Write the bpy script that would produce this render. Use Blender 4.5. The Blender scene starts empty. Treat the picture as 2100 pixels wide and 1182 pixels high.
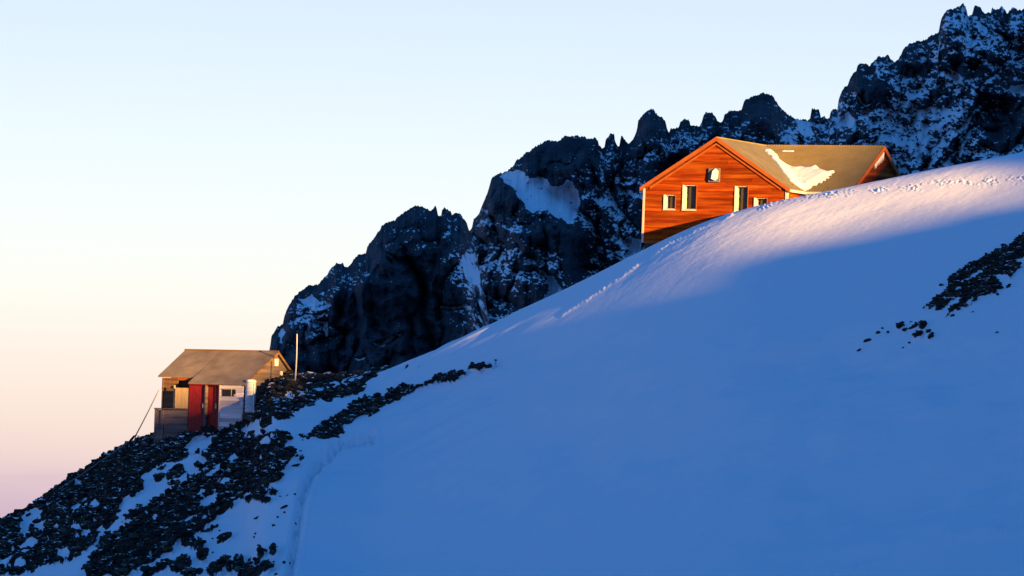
import bpy, bmesh, math, random
import numpy as np
from mathutils import Vector, Matrix

scene = bpy.context.scene
COL = scene.collection
rng = np.random.default_rng(7)
random.seed(7)

# ------------------------------------------------------------------ camera
F, ROLL, HY = 14000.0, math.radians(2.0), 1120.0      # focal length, roll, horizon row: all in photo pixels
CR, SR = math.cos(ROLL), math.sin(ROLL)
cd = bpy.data.cameras.new("camera")
cam = bpy.data.objects.new("camera", cd)
COL.objects.link(cam)
cd.sensor_width = 36.0
cd.lens = F / 2100.0 * 36.0
# level camera, view raised with the lens shift, then rolled about its own axis
sh = (HY - 591.0) / 2100.0
cd.shift_x = sh * SR
cd.shift_y = sh * CR
cam.matrix_world = Matrix.Rotation(math.radians(90), 4, 'X') @ Matrix.Rotation(ROLL, 4, 'Z')
cd.clip_start = 0.5
cd.clip_end = 60000
scene.camera = cam

# ------------------------------------------------------------------ light
SUN_AZ, SUN_EL = math.radians(38), math.radians(8.0)   # right of straight behind the camera
S = Vector((math.sin(SUN_AZ) * math.cos(SUN_EL), -math.cos(SUN_AZ) * math.cos(SUN_EL), math.sin(SUN_EL)))
sd = bpy.data.lights.new("sun", 'SUN')
sd.energy = 5.0
sd.color = (1.0, 0.55, 0.15)
sd.angle = math.radians(0.45)
so = bpy.data.objects.new("sun", sd)
so.rotation_euler = S.to_track_quat('Z', 'Y').to_euler()
so.location = S * 300
COL.objects.link(so)

EXPO = 2.1
vs = scene.view_settings
vs.view_transform = 'Standard'
vs.look = 'None'
vs.exposure = EXPO
vs.gamma = 1.0

def lin(c):
    return tuple((v / 255 / 12.92) if v <= 10 else (((v / 255) + 0.055) / 1.055) ** 2.4 for v in c)

world = bpy.data.worlds.new("World")
scene.world = world
world.use_nodes = True
wn, wl = world.node_tree.nodes, world.node_tree.links
wn.clear()
w_out = wn.new('ShaderNodeOutputWorld')
w_bg = wn.new('ShaderNodeBackground')
w_bg.inputs['Strength'].default_value = 0.1
sky = wn.new('ShaderNodeTexSky')
sky.sky_type = 'NISHITA'
sky.sun_disc = False
sky.sun_elevation = SUN_EL
sky.sun_rotation = math.pi - SUN_AZ
sky.altitude = 4500
tc = wn.new('ShaderNodeTexCoord')
sx = wn.new('ShaderNodeSeparateXYZ')
wl.new(tc.outputs['Generated'], sx.inputs[0])
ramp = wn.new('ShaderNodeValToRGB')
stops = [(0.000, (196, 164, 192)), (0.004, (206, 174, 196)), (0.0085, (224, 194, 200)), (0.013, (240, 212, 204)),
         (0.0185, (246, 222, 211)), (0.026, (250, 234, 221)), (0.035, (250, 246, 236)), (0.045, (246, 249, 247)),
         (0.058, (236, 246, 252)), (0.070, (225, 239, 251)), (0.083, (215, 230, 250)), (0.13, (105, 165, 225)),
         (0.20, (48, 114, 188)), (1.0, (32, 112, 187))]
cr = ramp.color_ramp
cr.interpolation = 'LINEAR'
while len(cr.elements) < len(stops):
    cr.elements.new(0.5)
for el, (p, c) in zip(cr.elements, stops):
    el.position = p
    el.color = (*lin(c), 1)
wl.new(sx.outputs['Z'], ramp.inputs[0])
# thin violet haze streaks low over the horizon
nz = wn.new('ShaderNodeTexNoise')
mp = wn.new('ShaderNodeMapping')
mp.inputs['Scale'].default_value = (40, 40, 260)
wl.new(tc.outputs['Generated'], mp.inputs[0])
wl.new(mp.outputs[0], nz.inputs['Vector'])
nz.inputs['Scale'].default_value = 1.0
nz.inputs['Detail'].default_value = 4
band = wn.new('ShaderNodeMapRange')
band.interpolation_type = 'SMOOTHSTEP'
wl.new(sx.outputs['Z'], band.inputs[0])
band.inputs[1].default_value = 0.016
band.inputs[2].default_value = 0.009
mul = wn.new('ShaderNodeMath'); mul.operation = 'MULTIPLY'
nr = wn.new('ShaderNodeMapRange')
wl.new(nz.outputs[0], nr.inputs[0])
nr.inputs[1].default_value = 0.45; nr.inputs[2].default_value = 0.75; nr.inputs[4].default_value = 0.45
wl.new(band.outputs[0], mul.inputs[0]); wl.new(nr.outputs[0], mul.inputs[1])
mx1 = wn.new('ShaderNodeMix'); mx1.data_type = 'RGBA'
wl.new(mul.outputs[0], mx1.inputs[0])
wl.new(ramp.outputs[0], mx1.inputs[6])
mx1.inputs[7].default_value = (*lin((196, 166, 190)), 1)
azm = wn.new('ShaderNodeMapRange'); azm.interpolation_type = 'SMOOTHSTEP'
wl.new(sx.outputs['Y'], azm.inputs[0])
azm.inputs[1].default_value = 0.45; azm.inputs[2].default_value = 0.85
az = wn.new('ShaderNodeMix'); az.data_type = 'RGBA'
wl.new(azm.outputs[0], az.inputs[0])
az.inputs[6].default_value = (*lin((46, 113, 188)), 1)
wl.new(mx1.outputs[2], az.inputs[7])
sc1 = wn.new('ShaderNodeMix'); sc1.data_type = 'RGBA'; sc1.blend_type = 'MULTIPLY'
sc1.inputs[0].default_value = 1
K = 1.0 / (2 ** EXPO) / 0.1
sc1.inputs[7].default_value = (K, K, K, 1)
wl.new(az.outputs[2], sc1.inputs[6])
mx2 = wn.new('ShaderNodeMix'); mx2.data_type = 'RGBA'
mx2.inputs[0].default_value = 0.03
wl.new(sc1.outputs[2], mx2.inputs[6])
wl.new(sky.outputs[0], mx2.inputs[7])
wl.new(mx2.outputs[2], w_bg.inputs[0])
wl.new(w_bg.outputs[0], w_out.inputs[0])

# ------------------------------------------------------------------ helpers
def unroll(px, py):
    dx, dy = np.asarray(px, float) - 1050, np.asarray(py, float) - 591
    return 1050 + dx * CR + dy * SR, 591 - dx * SR + dy * CR

def roll(vx, vy):
    dx, dy = np.asarray(vx, float) - 1050, np.asarray(vy, float) - 591
    return 1050 + dx * CR - dy * SR, 591 + dx * SR + dy * CR

def at(px, py, y):
    vx, vy = unroll(px, py)
    return Vector(((vx - 1050) / F * y, y, (HY - vy) / F * y))

def hit(P, n, px, py):
    d = at(px, py, 1.0)
    return d * (P.dot(n) / d.dot(n))

def link(o, parent=None):
    COL.objects.link(o)
    if parent is not None:
        o.parent = parent
    return o

def tag(o, label=None, cat=None, group=None, kind=None):
    if label: o['label'] = label
    if cat: o['category'] = cat
    if group: o['group'] = group
    if kind: o['kind'] = kind
    return o

def empty(name, loc, rz, label, cat, group=None):
    o = bpy.data.objects.new(name, None)
    o.location = loc
    o.rotation_euler = (0, 0, rz)
    o.empty_display_size = 0.3
    link(o)
    return tag(o, label, cat, group)

def np_mesh(name, V, Q, mat, parent=None, smooth=True, attrs=None):
    """mesh from arrays: V n x 3, Q m x 4 (or m x 3)"""
    me = bpy.data.meshes.new(name)
    V = np.ascontiguousarray(V, np.float32); Q = np.ascontiguousarray(Q, np.int32)
    k = Q.shape[1]
    me.vertices.add(len(V)); me.vertices.foreach_set('co', V.ravel())
    me.loops.add(Q.size); me.loops.foreach_set('vertex_index', Q.ravel())
    me.polygons.add(len(Q)); me.polygons.foreach_set('loop_start', np.arange(0, Q.size, k, dtype=np.int32))
    me.update(calc_edges=True)
    me.polygons.foreach_set('use_smooth', np.full(len(Q), smooth))
    if attrs:
        for nm, a in attrs.items():
            at_ = me.attributes.new(nm, 'FLOAT', 'POINT')
            at_.data.foreach_set('value', np.ascontiguousarray(a, np.float32).ravel())
    me.validate()
    if mat: me.materials.append(mat)
    return link(bpy.data.objects.new(name, me), parent)

def bm_obj(name, bm, mat, parent=None, smooth=False):
    bmesh.ops.recalc_face_normals(bm, faces=bm.faces)
    me = bpy.data.meshes.new(name)
    bm.to_mesh(me); bm.free()
    me.polygons.foreach_set('use_smooth', np.full(len(me.polygons), smooth))
    if mat: me.materials.append(mat)
    return link(bpy.data.objects.new(name, me), parent)

def bx(bm, x0, x1, y0, y1, z0, z1):
    v = [bm.verts.new(p) for p in ((x0, y0, z0), (x1, y0, z0), (x1, y1, z0), (x0, y1, z0),
                                   (x0, y0, z1), (x1, y0, z1), (x1, y1, z1), (x0, y1, z1))]
    for f in ((0, 3, 2, 1), (4, 5, 6, 7), (0, 1, 5, 4), (1, 2, 6, 5), (2, 3, 7, 6), (3, 0, 4, 7)):
        bm.faces.new([v[i] for i in f])

def prism(bm, pts, off):
    """polygon pts (3D, in order) extruded by vector off"""
    a = [bm.verts.new(p) for p in pts]
    b = [bm.verts.new(Vector(p) + Vector(off)) for p in pts]
    n = len(a)
    bm.faces.new(a); bm.faces.new(b[::-1])
    for i in range(n):
        bm.faces.new((a[i], b[i], b[(i + 1) % n], a[(i + 1) % n]))

def tube(bm, pts, rad, seg=8):
    rings = []
    n = len(pts)
    pts = [Vector(p) for p in pts]
    for i, p in enumerate(pts):
        t = (pts[min(i + 1, n - 1)] - pts[max(i - 1, 0)]).normalized()
        a = t.orthogonal().normalized(); b = t.cross(a)
        r = rad[i] if hasattr(rad, '__len__') else rad
        rings.append([bm.verts.new(p + a * (r * math.cos(2 * math.pi * k / seg)) + b * (r * math.sin(2 * math.pi * k / seg))) for k in range(seg)])
    for i in range(n - 1):
        for k in range(seg):
            bm.faces.new((rings[i][k], rings[i][(k + 1) % seg], rings[i + 1][(k + 1) % seg], rings[i + 1][k]))
    bm.faces.new(rings[0][::-1]); bm.faces.new(rings[-1])

def lathe(bm, c, prof, seg=24):
    rings = [[bm.verts.new((c[0] + r * math.cos(2 * math.pi * k / seg), c[1] + r * math.sin(2 * math.pi * k / seg), c[2] + z)) for k in range(seg)] for r, z in prof]
    for i in range(len(rings) - 1):
        for k in range(seg):
            bm.faces.new((rings[i][k], rings[i][(k + 1) % seg], rings[i + 1][(k + 1) % seg], rings[i + 1][k]))
    bm.faces.new(rings[0][::-1]); bm.faces.new(rings[-1])

# --- numpy gradient noise
_perm = np.random.default_rng(3).permutation(256)
_perm = np.concatenate([_perm, _perm, _perm])
_g = np.random.default_rng(4).normal(size=(256, 3))
_g /= np.linalg.norm(_g, axis=1)[:, None]

def perlin(x, y, z):
    x, y, z = np.broadcast_arrays(np.asarray(x, float), np.asarray(y, float), np.asarray(z, float))
    xi, yi, zi = np.floor(x).astype(int), np.floor(y).astype(int), np.floor(z).astype(int)
    xf, yf, zf = x - xi, y - yi, z - zi
    u, v, w = (t * t * t * (t * (t * 6 - 15) + 10) for t in (xf, yf, zf))
    xi &= 255; yi &= 255; zi &= 255
    def g(i, j, k):
        h = _perm[_perm[_perm[(xi + i) & 255] + ((yi + j) & 255)] + ((zi + k) & 255)]
        G = _g[h]
        return G[..., 0] * (xf - i) + G[..., 1] * (yf - j) + G[..., 2] * (zf - k)
    def L(a, b, t): return a + (b - a) * t
    return 1.6 * L(L(L(g(0, 0, 0), g(1, 0, 0), u), L(g(0, 1, 0), g(1, 1, 0), u), v),
                   L(L(g(0, 0, 1), g(1, 0, 1), u), L(g(0, 1, 1), g(1, 1, 1), u), v), w)

def fbm(x, y, z, o=4, gain=0.5, ridge=False):
    s, a = 0, 1.0
    for i in range(o):
        n = perlin(x * 2 ** i + 17 * i, y * 2 ** i + 5 * i, z * 2 ** i + 9 * i)
        s = s + a * ((1 - 2 * np.abs(n)) if ridge else n)
        a *= gain
    return s

def smooth1(a, s):
    n = int(s * 3) + 1
    k = np.exp(-0.5 * (np.arange(-n, n + 1) / s) ** 2); k /= k.sum()
    return np.convolve(np.pad(a, n, mode='edge'), k, 'valid')

def inpoly(px, py, poly):
    P = np.asarray(poly, float)
    out = np.zeros(px.shape, bool)
    m = (px >= P[:, 0].min()) & (px <= P[:, 0].max()) & (py >= P[:, 1].min()) & (py <= P[:, 1].max())
    x, y = px[m], py[m]
    r = np.zeros(x.shape, bool)
    j = len(P) - 1
    for i in range(len(P)):
        (xi, yi), (xj, yj) = P[i], P[j]
        if yi != yj:
            r ^= ((yi > y) != (yj > y)) & (x < (xj - xi) * (y - yi) / (yj - yi) + xi)
        j = i
    out[m] = r
    return out

def inell(px, py, cx, cy, rx, ry, ang=-25):
    a = math.radians(ang)
    dx, dy = px - cx, py - cy
    u, v = dx * math.cos(a) + dy * math.sin(a), -dx * math.sin(a) + dy * math.cos(a)
    return (u / rx) ** 2 + (v / ry) ** 2

# --- materials
def mat(name):
    m = bpy.data.materials.new(name)
    m.use_nodes = True
    nt = m.node_tree
    return m, nt.nodes, nt.links, nt.nodes['Principled BSDF']

def noise_mat(name, c0, c1, scale=4.0, stretch=(1, 1, 1), rough=0.8, bump=0.0, bscale=None, detail=5, metal=0.0, spec=0.3):
    m, n, l, b = mat(name)
    t = n.new('ShaderNodeTexCoord'); mp_ = n.new('ShaderNodeMapping'); mp_.inputs['Scale'].default_value = stretch
    l.new(t.outputs['Object'], mp_.inputs[0])
    z = n.new('ShaderNodeTexNoise'); z.inputs['Scale'].default_value = scale; z.inputs['Detail'].default_value = detail
    l.new(mp_.outputs[0], z.inputs['Vector'])
    r = n.new('ShaderNodeValToRGB')
    r.color_ramp.elements[0].position = 0.3; r.color_ramp.elements[1].position = 0.7
    r.color_ramp.elements[0].color = (*c0, 1); r.color_ramp.elements[1].color = (*c1, 1)
    l.new(z.outputs[0], r.inputs[0]); l.new(r.outputs[0], b.inputs['Base Color'])
    b.inputs['Roughness'].default_value = rough
    b.inputs['Metallic'].default_value = metal
    b.inputs['Specular IOR Level'].default_value = spec
    if bump:
        z2 = n.new('ShaderNodeTexNoise'); z2.inputs['Scale'].default_value = bscale or scale * 3; z2.inputs['Detail'].default_value = 6
        l.new(mp_.outputs[0], z2.inputs['Vector'])
        bp = n.new('ShaderNodeBump'); bp.inputs['Distance'].default_value = bump
        l.new(z2.outputs[0], bp.inputs['Height']); l.new(bp.outputs[0], b.inputs['Normal'])
    return m

SNOW = (0.80, 0.84, 0.90)
ROCK0, ROCK1 = (0.012, 0.013, 0.014), (0.042, 0.040, 0.038)

def snow_rock_mat(name, r0, r1, nscale, bump_s, bump_r, bscale_s, bscale_r, edge=0.12, edge_scale=6.0):
    """snow lying over rock; where the rock is bare is the vertex attribute 'rock' roughened by noise"""
    m, n, l, b = mat(name)
    a = n.new('ShaderNodeAttribute'); a.attribute_name = 'rock'
    t = n.new('ShaderNodeTexCoord')
    z = n.new('ShaderNodeTexNoise'); z.inputs['Scale'].default_value = edge_scale; z.inputs['Detail'].default_value = 5
    l.new(t.outputs['Object'], z.inputs['Vector'])
    s1 = n.new('ShaderNodeMath'); s1.operation = 'SUBTRACT'; l.new(z.outputs[0], s1.inputs[0]); s1.inputs[1].default_value = 0.5
    s2 = n.new('ShaderNodeMath'); s2.operation = 'MULTIPLY_ADD'; l.new(s1.outputs[0], s2.inputs[0]); s2.inputs[1].default_value = edge * 4; l.new(a.outputs['Fac'], s2.inputs[2])
    mr = n.new('ShaderNodeMapRange'); mr.interpolation_type = 'SMOOTHSTEP'
    l.new(s2.outputs[0], mr.inputs[0]); mr.inputs[1].default_value = 0.40; mr.inputs[2].default_value = 0.60
    z3 = n.new('ShaderNodeTexNoise'); z3.inputs['Scale'].default_value = nscale; z3.inputs['Detail'].default_value = 6
    l.new(t.outputs['Object'], z3.inputs['Vector'])
    r = n.new('ShaderNodeValToRGB'); r.color_ramp.elements[0].position = 0.35; r.color_ramp.elements[1].position = 0.7
    r.color_ramp.elements[0].color = (*r0, 1); r.color_ramp.elements[1].color = (*r1, 1)
    l.new(z3.outputs[0], r.inputs[0])
    mx = n.new('ShaderNodeMix'); mx.data_type = 'RGBA'
    l.new(mr.outputs[0], mx.inputs[0]); mx.inputs[6].default_value = (*SNOW, 1); l.new(r.outputs[0], mx.inputs[7])
    l.new(mx.outputs[2], b.inputs['Base Color'])
    b.inputs['Roughness'].default_value = 0.85
    b.inputs['Specular IOR Level'].default_value = 0.15
    h1 = n.new('ShaderNodeTexNoise'); h1.inputs['Scale'].default_value = bscale_s; h1.inputs['Detail'].default_value = 4
    h2 = n.new('ShaderNodeTexNoise'); h2.inputs['Scale'].default_value = bscale_r; h2.inputs['Detail'].default_value = 7
    l.new(t.outputs['Object'], h1.inputs['Vector']); l.new(t.outputs['Object'], h2.inputs['Vector'])
    m1 = n.new('ShaderNodeMath'); m1.operation = 'MULTIPLY'; l.new(h1.outputs[0], m1.inputs[0]); m1.inputs[1].default_value = bump_s
    m2 = n.new('ShaderNodeMath'); m2.operation = 'MULTIPLY'; l.new(h2.outputs[0], m2.inputs[0]); m2.inputs[1].default_value = bump_r
    mh = n.new('ShaderNodeMix'); l.new(mr.outputs[0], mh.inputs[0]); l.new(m1.outputs[0], mh.inputs[2]); l.new(m2.outputs[0], mh.inputs[3])
    bp = n.new('ShaderNodeBump'); bp.inputs['Distance'].default_value = 1.0
    l.new(mh.outputs[0], bp.inputs['Height']); l.new(bp.outputs[0], b.inputs['Normal'])
    return m

M_SLOPE = snow_rock_mat('slope_snow_rock', ROCK0, ROCK1, 2.5, 0.02, 0.10, 3.0, 5.0, 0.05, 5.0)
M_CRAG = snow_rock_mat('crag_rock_snow', (0.022, 0.032, 0.042), (0.062, 0.070, 0.085), 0.12, 0.05, 0.8, 0.3, 0.5, 0.05, 0.8)  # rock tinted bluish: stands in for the air haze over the distant crags
M_ROCK = noise_mat('rock', ROCK0, ROCK1, 3.0, rough=0.9, bump=0.05, bscale=9, spec=0.15)
def scree_mat():
    m, n, l, b = mat('scree_stone')
    a = n.new('ShaderNodeAttribute'); a.attribute_name = 'tint'
    oi = n.new('ShaderNodeObjectInfo')
    ad = n.new('ShaderNodeMath'); ad.operation = 'ADD'; l.new(a.outputs['Fac'], ad.inputs[0])
    t = n.new('ShaderNodeTexCoord'); g = n.new('ShaderNodeNewGeometry')
    z = n.new('ShaderNodeTexNoise'); z.inputs['Scale'].default_value = 5; z.inputs['Detail'].default_value = 6
    l.new(g.outputs['Position'], z.inputs['Vector'])
    k = n.new('ShaderNodeMath'); k.operation = 'MULTIPLY_ADD'; l.new(z.outputs[0], k.inputs[0]); k.inputs[1].default_value = 0.5; k.inputs[2].default_value = -0.25
    l.new(k.outputs[0], ad.inputs[1])
    r = n.new('ShaderNodeValToRGB'); e = r.color_ramp.elements
    e[0].position = 0.0; e[0].color = (0.010, 0.012, 0.014, 1); e[1].position = 1.0; e[1].color = (0.11, 0.095, 0.078, 1)
    for p, c in ((0.45, (0.024, 0.024, 0.022)), (0.75, (0.05, 0.042, 0.030)), (0.86, (0.042, 0.050, 0.034))):
        q = e.new(p); q.color = (*c, 1)
    l.new(ad.outputs[0], r.inputs[0])
    sp = n.new('ShaderNodeSeparateXYZ'); l.new(g.outputs['Normal'], sp.inputs[0])
    z2 = n.new('ShaderNodeTexNoise'); z2.inputs['Scale'].default_value = 2.2; z2.inputs['Detail'].default_value = 4
    l.new(g.outputs['Position'], z2.inputs['Vector'])
    m2 = n.new('ShaderNodeMath'); m2.operation = 'MULTIPLY_ADD'; l.new(z2.outputs[0], m2.inputs[0]); m2.inputs[1].default_value = 2.2; l.new(sp.outputs['Z'], m2.inputs[2])
    mr = n.new('ShaderNodeMapRange'); mr.interpolation_type = 'SMOOTHSTEP'; l.new(m2.outputs[0], mr.inputs[0]); mr.inputs[1].default_value = 2.10; mr.inputs[2].default_value = 2.22
    mx = n.new('ShaderNodeMix'); mx.data_type = 'RGBA'; l.new(mr.outputs[0], mx.inputs[0]); l.new(r.outputs[0], mx.inputs[6]); mx.inputs[7].default_value = (*SNOW, 1)
    l.new(mx.outputs[2], b.inputs['Base Color']); b.inputs['Roughness'].default_value = 0.9; b.inputs['Specular IOR Level'].default_value = 0.15
    bp = n.new('ShaderNodeBump'); bp.inputs['Distance'].default_value = 0.03; l.new(z.outputs[0], bp.inputs['Height']); l.new(bp.outputs[0], b.inputs['Normal'])
    return m
M_SCREE = scree_mat()
M_SNOW = noise_mat('old_snow', (0.60, 0.62, 0.68), (0.70, 0.72, 0.78), 3.0, rough=0.8, bump=0.01, bscale=20, spec=0.15)

# ------------------------------------------------------------------ terrain: the snow slope
crest_photo = [(-700, 1320), (-400, 1230), (-100, 1108), (0, 1078), (40, 1067), (73, 1050), (100, 1029), (150, 991), (203, 963), (227, 947),
               (272, 920), (318, 906), (355, 891), (390, 879), (452, 864), (500, 853), (512, 842), (522, 830), (532, 812), (545, 790), (565, 781), (600, 774), (690, 776), (760, 768), (790, 761),
               (833, 746), (900, 713), (1000, 665), (1060, 636), (1110, 613), (1170, 587), (1240, 552), (1310, 517), (1350, 498), (1400, 475),
               (1460, 450), (1500, 437), (1560, 421), (1620, 407), (1700, 392), (1760, 380), (1840, 363), (1900, 349), (1960, 338),
               (2040, 323), (2100, 311), (2300, 268), (2600, 210), (3200, 110)]
cx_, cy_ = unroll(*np.array(crest_photo, float).T)
VX = np.arange(-600, 3000, 2.0)
CY = smooth1(np.interp(VX, cx_, cy_), 4)
CYs = smooth1(CY, 18)
wgt = np.clip((VX - 820) / 80, 0, 1)
CY = CY * (1 - wgt) + CYs * wgt
DD = 336 - 1.0 * np.exp(-((VX - 610) / 110.0) ** 2)
KM, KC, KB = 0.38, 9.0, 0.006

def height(x, y):
    """terrain height for y > 1"""
    x, y = np.broadcast_arrays(np.asarray(x, float), np.asarray(y, float))
    vx = 1050 + F * x / y
    vc = np.clip(vx, VX[0], VX[-1])
    er = (HY - np.interp(vc, VX, CY)) / F
    D = np.interp(vc, VX, DD)
    far = er * y - np.where(y < D, KM * ((D - y) - KC * (1 - np.exp(-np.abs(D - y) / KC))), 0)
    d = np.maximum(y - D, 0)
    far = far - np.where(d < 60, KB * d * d, KB * 3600 + 0.72 * (d - 60))
    far = far + np.clip((vx - vc) / F * y, -900, 900) * 0.22
    near = -1.65 - 0.012 * np.maximum(y, 0)
    m = np.maximum(far, near)
    z = m + 1.2 * np.log1p(np.exp(-np.abs(far - near) / 1.2)) * (far > -60) 
    z = np.where(y < D, z, far)
    return np.maximum(z, -420.0)

def proj(x, y, z):
    return roll(1050 + F * x / y, HY - F * z / y)

# bare rock on the slope, outlined where it lies
ROCKS = [
    [(520, 790), (533, 778), (560, 766), (600, 764), (690, 770), (745, 762), (792, 755), (782, 772), (765, 785), (742, 797), (735, 808), (700, 822), (670, 832), (652, 826), (640, 842), (620, 852), (590, 868), (572, 874), (555, 866), (545, 862), (535, 868), (515, 872), (500, 868), (495, 850), (515, 835)],
    [(610, 902), (630, 895), (650, 880), (668, 862), (690, 857), (715, 840), (740, 828), (775, 815), (810, 801), (840, 795), (862, 793), (850, 803), (820, 820), (790, 835), (760, 850), (735, 862), (700, 880), (706, 890), (675, 904), (650, 896), (620, 906)],
    [(866, 790), (900, 773), (945, 758), (951, 765), (915, 780), (875, 791)],
    [(960, 753), (985, 745), (1012, 740), (990, 750), (965, 758)],
    [(500, 905), (540, 903), (590, 898), (600, 905), (590, 920), (585, 925), (600, 935), (612, 938), (600, 945), (590, 950), (592, 965), (580, 980), (565, 995), (545, 998), (540, 1015), (545, 1030), (500, 1035), (490, 1030), (475, 1036), (477, 1050), (445, 1060), (440, 1075), (443, 1086), (420, 1098), (400, 1103), (370, 1110), (355, 1130), (330, 1150), (300, 1160), (255, 1186), (180, 1192), (170, 1182), (188, 1150), (200, 1122), (225, 1095), (255, 1072), (280, 1052), (310, 1040), (330, 1030), (350, 1015), (380, 1000), (410, 985), (430, 970), (417, 950), (430, 925), (450, 900), (470, 880), (490, 870)],
    [(-300, 1150), (-60, 1080), (0, 1070), (75, 1035), (203, 950), (318, 895), (400, 870), (460, 862), (500, 850), (495, 872), (455, 882), (448, 893), (420, 893), (408, 890), (380, 915), (373, 925), (383, 945), (370, 955), (340, 958), (320, 965), (300, 980), (290, 990), (298, 1005), (280, 1022), (252, 1040), (240, 1068), (215, 1092), (190, 1118), (160, 1145), (120, 1160), (80, 1178), (0, 1200), (-60, 1230), (-300, 1300)],
    [(1895, 632), (1910, 620), (1920, 610), (1935, 590), (1950, 570), (1975, 550), (2000, 535), (2022, 528), (2035, 525), (2060, 505), (2100, 480), (2160, 440), (2170, 495), (2100, 530), (2080, 535), (2092, 545), (2085, 560), (2070, 572), (2055, 560), (2035, 560), (2052, 580), (2050, 595), (2030, 605), (2008, 612), (2005, 622), (1975, 632), (1960, 642), (1940, 652), (1950, 635), (1965, 620), (1940, 630), (1925, 640), (1912, 640), (1918, 630)],
]
ROCK_ELL = [(333, 968, 11, 4), (370, 967, 5, 3), (360, 981, 22, 9), (387, 990, 6, 3), (403, 940, 5, 3), (405, 966, 6, 4), (416, 970, 8, 4), (325, 990, 8, 6), (357, 1003, 10, 3),
            (385, 1115, 13, 13), (415, 1140, 14, 9), (400, 1126, 10, 4), (370, 1160, 24, 13), (330, 1166, 24, 9), (308, 1178, 22, 7), (410, 1112, 7, 4), (412, 1128, 7, 3),
            (460, 1109, 17, 6), (455, 1155, 17, 7), (470, 1163, 6, 10), (490, 1152, 12, 9), (486, 1163, 9, 6), (435, 1172, 14, 11), (452, 1172, 6, 4), (395, 1178, 22, 8),
            (528, 1150, 7, 3), (540, 1160, 15, 8), (551, 1148, 9, 3), (512, 1153, 7, 3), (505, 1164, 14, 4), (518, 1178, 24, 7), (534, 1127, 8, 9), (560, 1124, 9, 7), (495, 1178, 9, 5),
            (545, 879, 13, 11), (1930, 587, 5, 3), (2066, 590, 6, 4), (2045, 605, 4, 2.5), (1846, 669, 9, 4), (1857, 676, 6, 4), (1874, 668, 13, 3), (1893, 667, 8, 7), (1885, 684, 10, 4), (1905, 679, 6, 3), (1910, 688, 6, 3),
            (834, 764, 5, 2), (858, 763, 3, 1), (745, 803, 6, 2.5), (722, 806, 12, 4), (638, 840, 6, 4), (560, 1016, 9, 5), (550, 1030, 8, 3), (545, 1003, 6, 4), (620, 944, 6, 3), (770, 850, 5, 2), (760, 856, 5, 3)]
SNOW_ELL = [(55, 1075, 12, 8), (48, 1092, 7, 10), (60, 1126, 15, 9), (82, 1083, 10, 8), (90, 1107, 5, 6), (80, 1058, 14, 5), (165, 1034, 15, 7), (178, 1024, 7, 6), (152, 1050, 9, 5), (158, 997, 10, 3.5), (122, 1027, 7, 3),
            (155, 1093, 9, 5), (176, 1098, 7, 4), (130, 1142, 10, 6), (205, 1094, 8, 4), (192, 1047, 8, 3), (210, 1062, 9, 2), (128, 1045, 5, 3), (135, 1046, 4, 2.5), (95, 1050, 7, 3), (15, 1092, 7, 3), (18, 1120, 6, 4), (5, 1170, 12, 4), (40, 1172, 9, 4),
            (243, 1014, 4, 3), (262, 1032, 5, 4), (290, 1018, 4, 3), (103, 1036, 6, 2), (250, 1085, 25, 4),
            (453, 922, 3, 2), (500, 912, 8, 3), (545, 918, 8, 3.5), (480, 953, 9, 5), (450, 967, 9, 3), (436, 983, 14, 3), (455, 1000, 11, 2.5), (427, 1033, 17, 8), (411, 1018, 6, 4), (422, 1068, 5, 3), (430, 1082, 10, 3),
            (378, 1072, 18, 1.6), (505, 1025, 5, 2), (560, 905, 4, 2), (1990, 570, 10, 2), (1965, 595, 5, 2), (1955, 620, 10, 4), (2010, 560, 4, 2), (1938, 612, 3, 2), (1990, 620, 6, 2.5), (445, 887, 9, 2.5), (465, 880, 8, 2), (520, 856, 12, 4), (385, 888, 6, 2), (325, 1085, 3, 2), (302, 1060, 4, 2)]

def rock_mask(px, py, wob=1.0):
    """0 (snow) .. 1 (bare rock), signed softly around the outlines"""
    n1 = fbm(px / 26, py / 20, 0.3, 4, 0.6); n2 = fbm(px / 26, py / 20, 7.7, 4, 0.6)
    qx, qy = px + wob * 7 * n1, py + wob * 6 * n2
    m = np.zeros(px.shape)
    for P in ROCKS:
        m = np.maximum(m, inpoly(qx, qy, P))
    for i, (a, b_, rx, ry) in enumerate(ROCK_ELL):
        s = (np.abs(px - a) < rx + 14) & (np.abs(py - b_) < rx + 14)
        if s.any():
            e_ = inell(px[s] + 3 * n1[s], py[s] + 2.5 * n2[s], a, b_, rx, ry)
            m[s] = np.maximum(m[s], np.clip(1.5 - e_, 0, 1))
    for (a, b_, rx, ry) in SNOW_ELL:
        rx, ry = 1.25 * rx + 1.5, 1.25 * ry + 1.2
        s = (np.abs(px - a) < rx + 14) & (np.abs(py - b_) < rx + 14)
        if s.any():
            e_ = inell(px[s] + 4 * n1[s], py[s] + 3 * n2[s], a, b_, rx, ry)
            m[s] = np.minimum(m[s], np.clip(e_ - 0.6, 0, 1))
    # thin wind-blown snow caught between stones of the left scree, and the broken snow line above the strip
    sp = fbm(px / 13 - py / 40, py / 9, 3.1, 3, 0.55)
    left = np.clip((640 - px) / 100, 0, 1)
    m = np.where((m > 0.5) & (sp > 0.52 + 0.12 * (1 - left)), 0.15, m)
    ln = np.abs((py - 828) - (px - 560) * (-46 / 175.0))
    tl = np.clip(1 - ln / 9, 0, 1) * ((px > 555) & (px < 745))
    m = np.where((tl > 0.2) & (fbm(px / 9, py / 6, 1.2, 3) > 0.18 - 0.5 * tl), 0.1, m)
    # isolated stones near the edges
    return m

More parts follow.
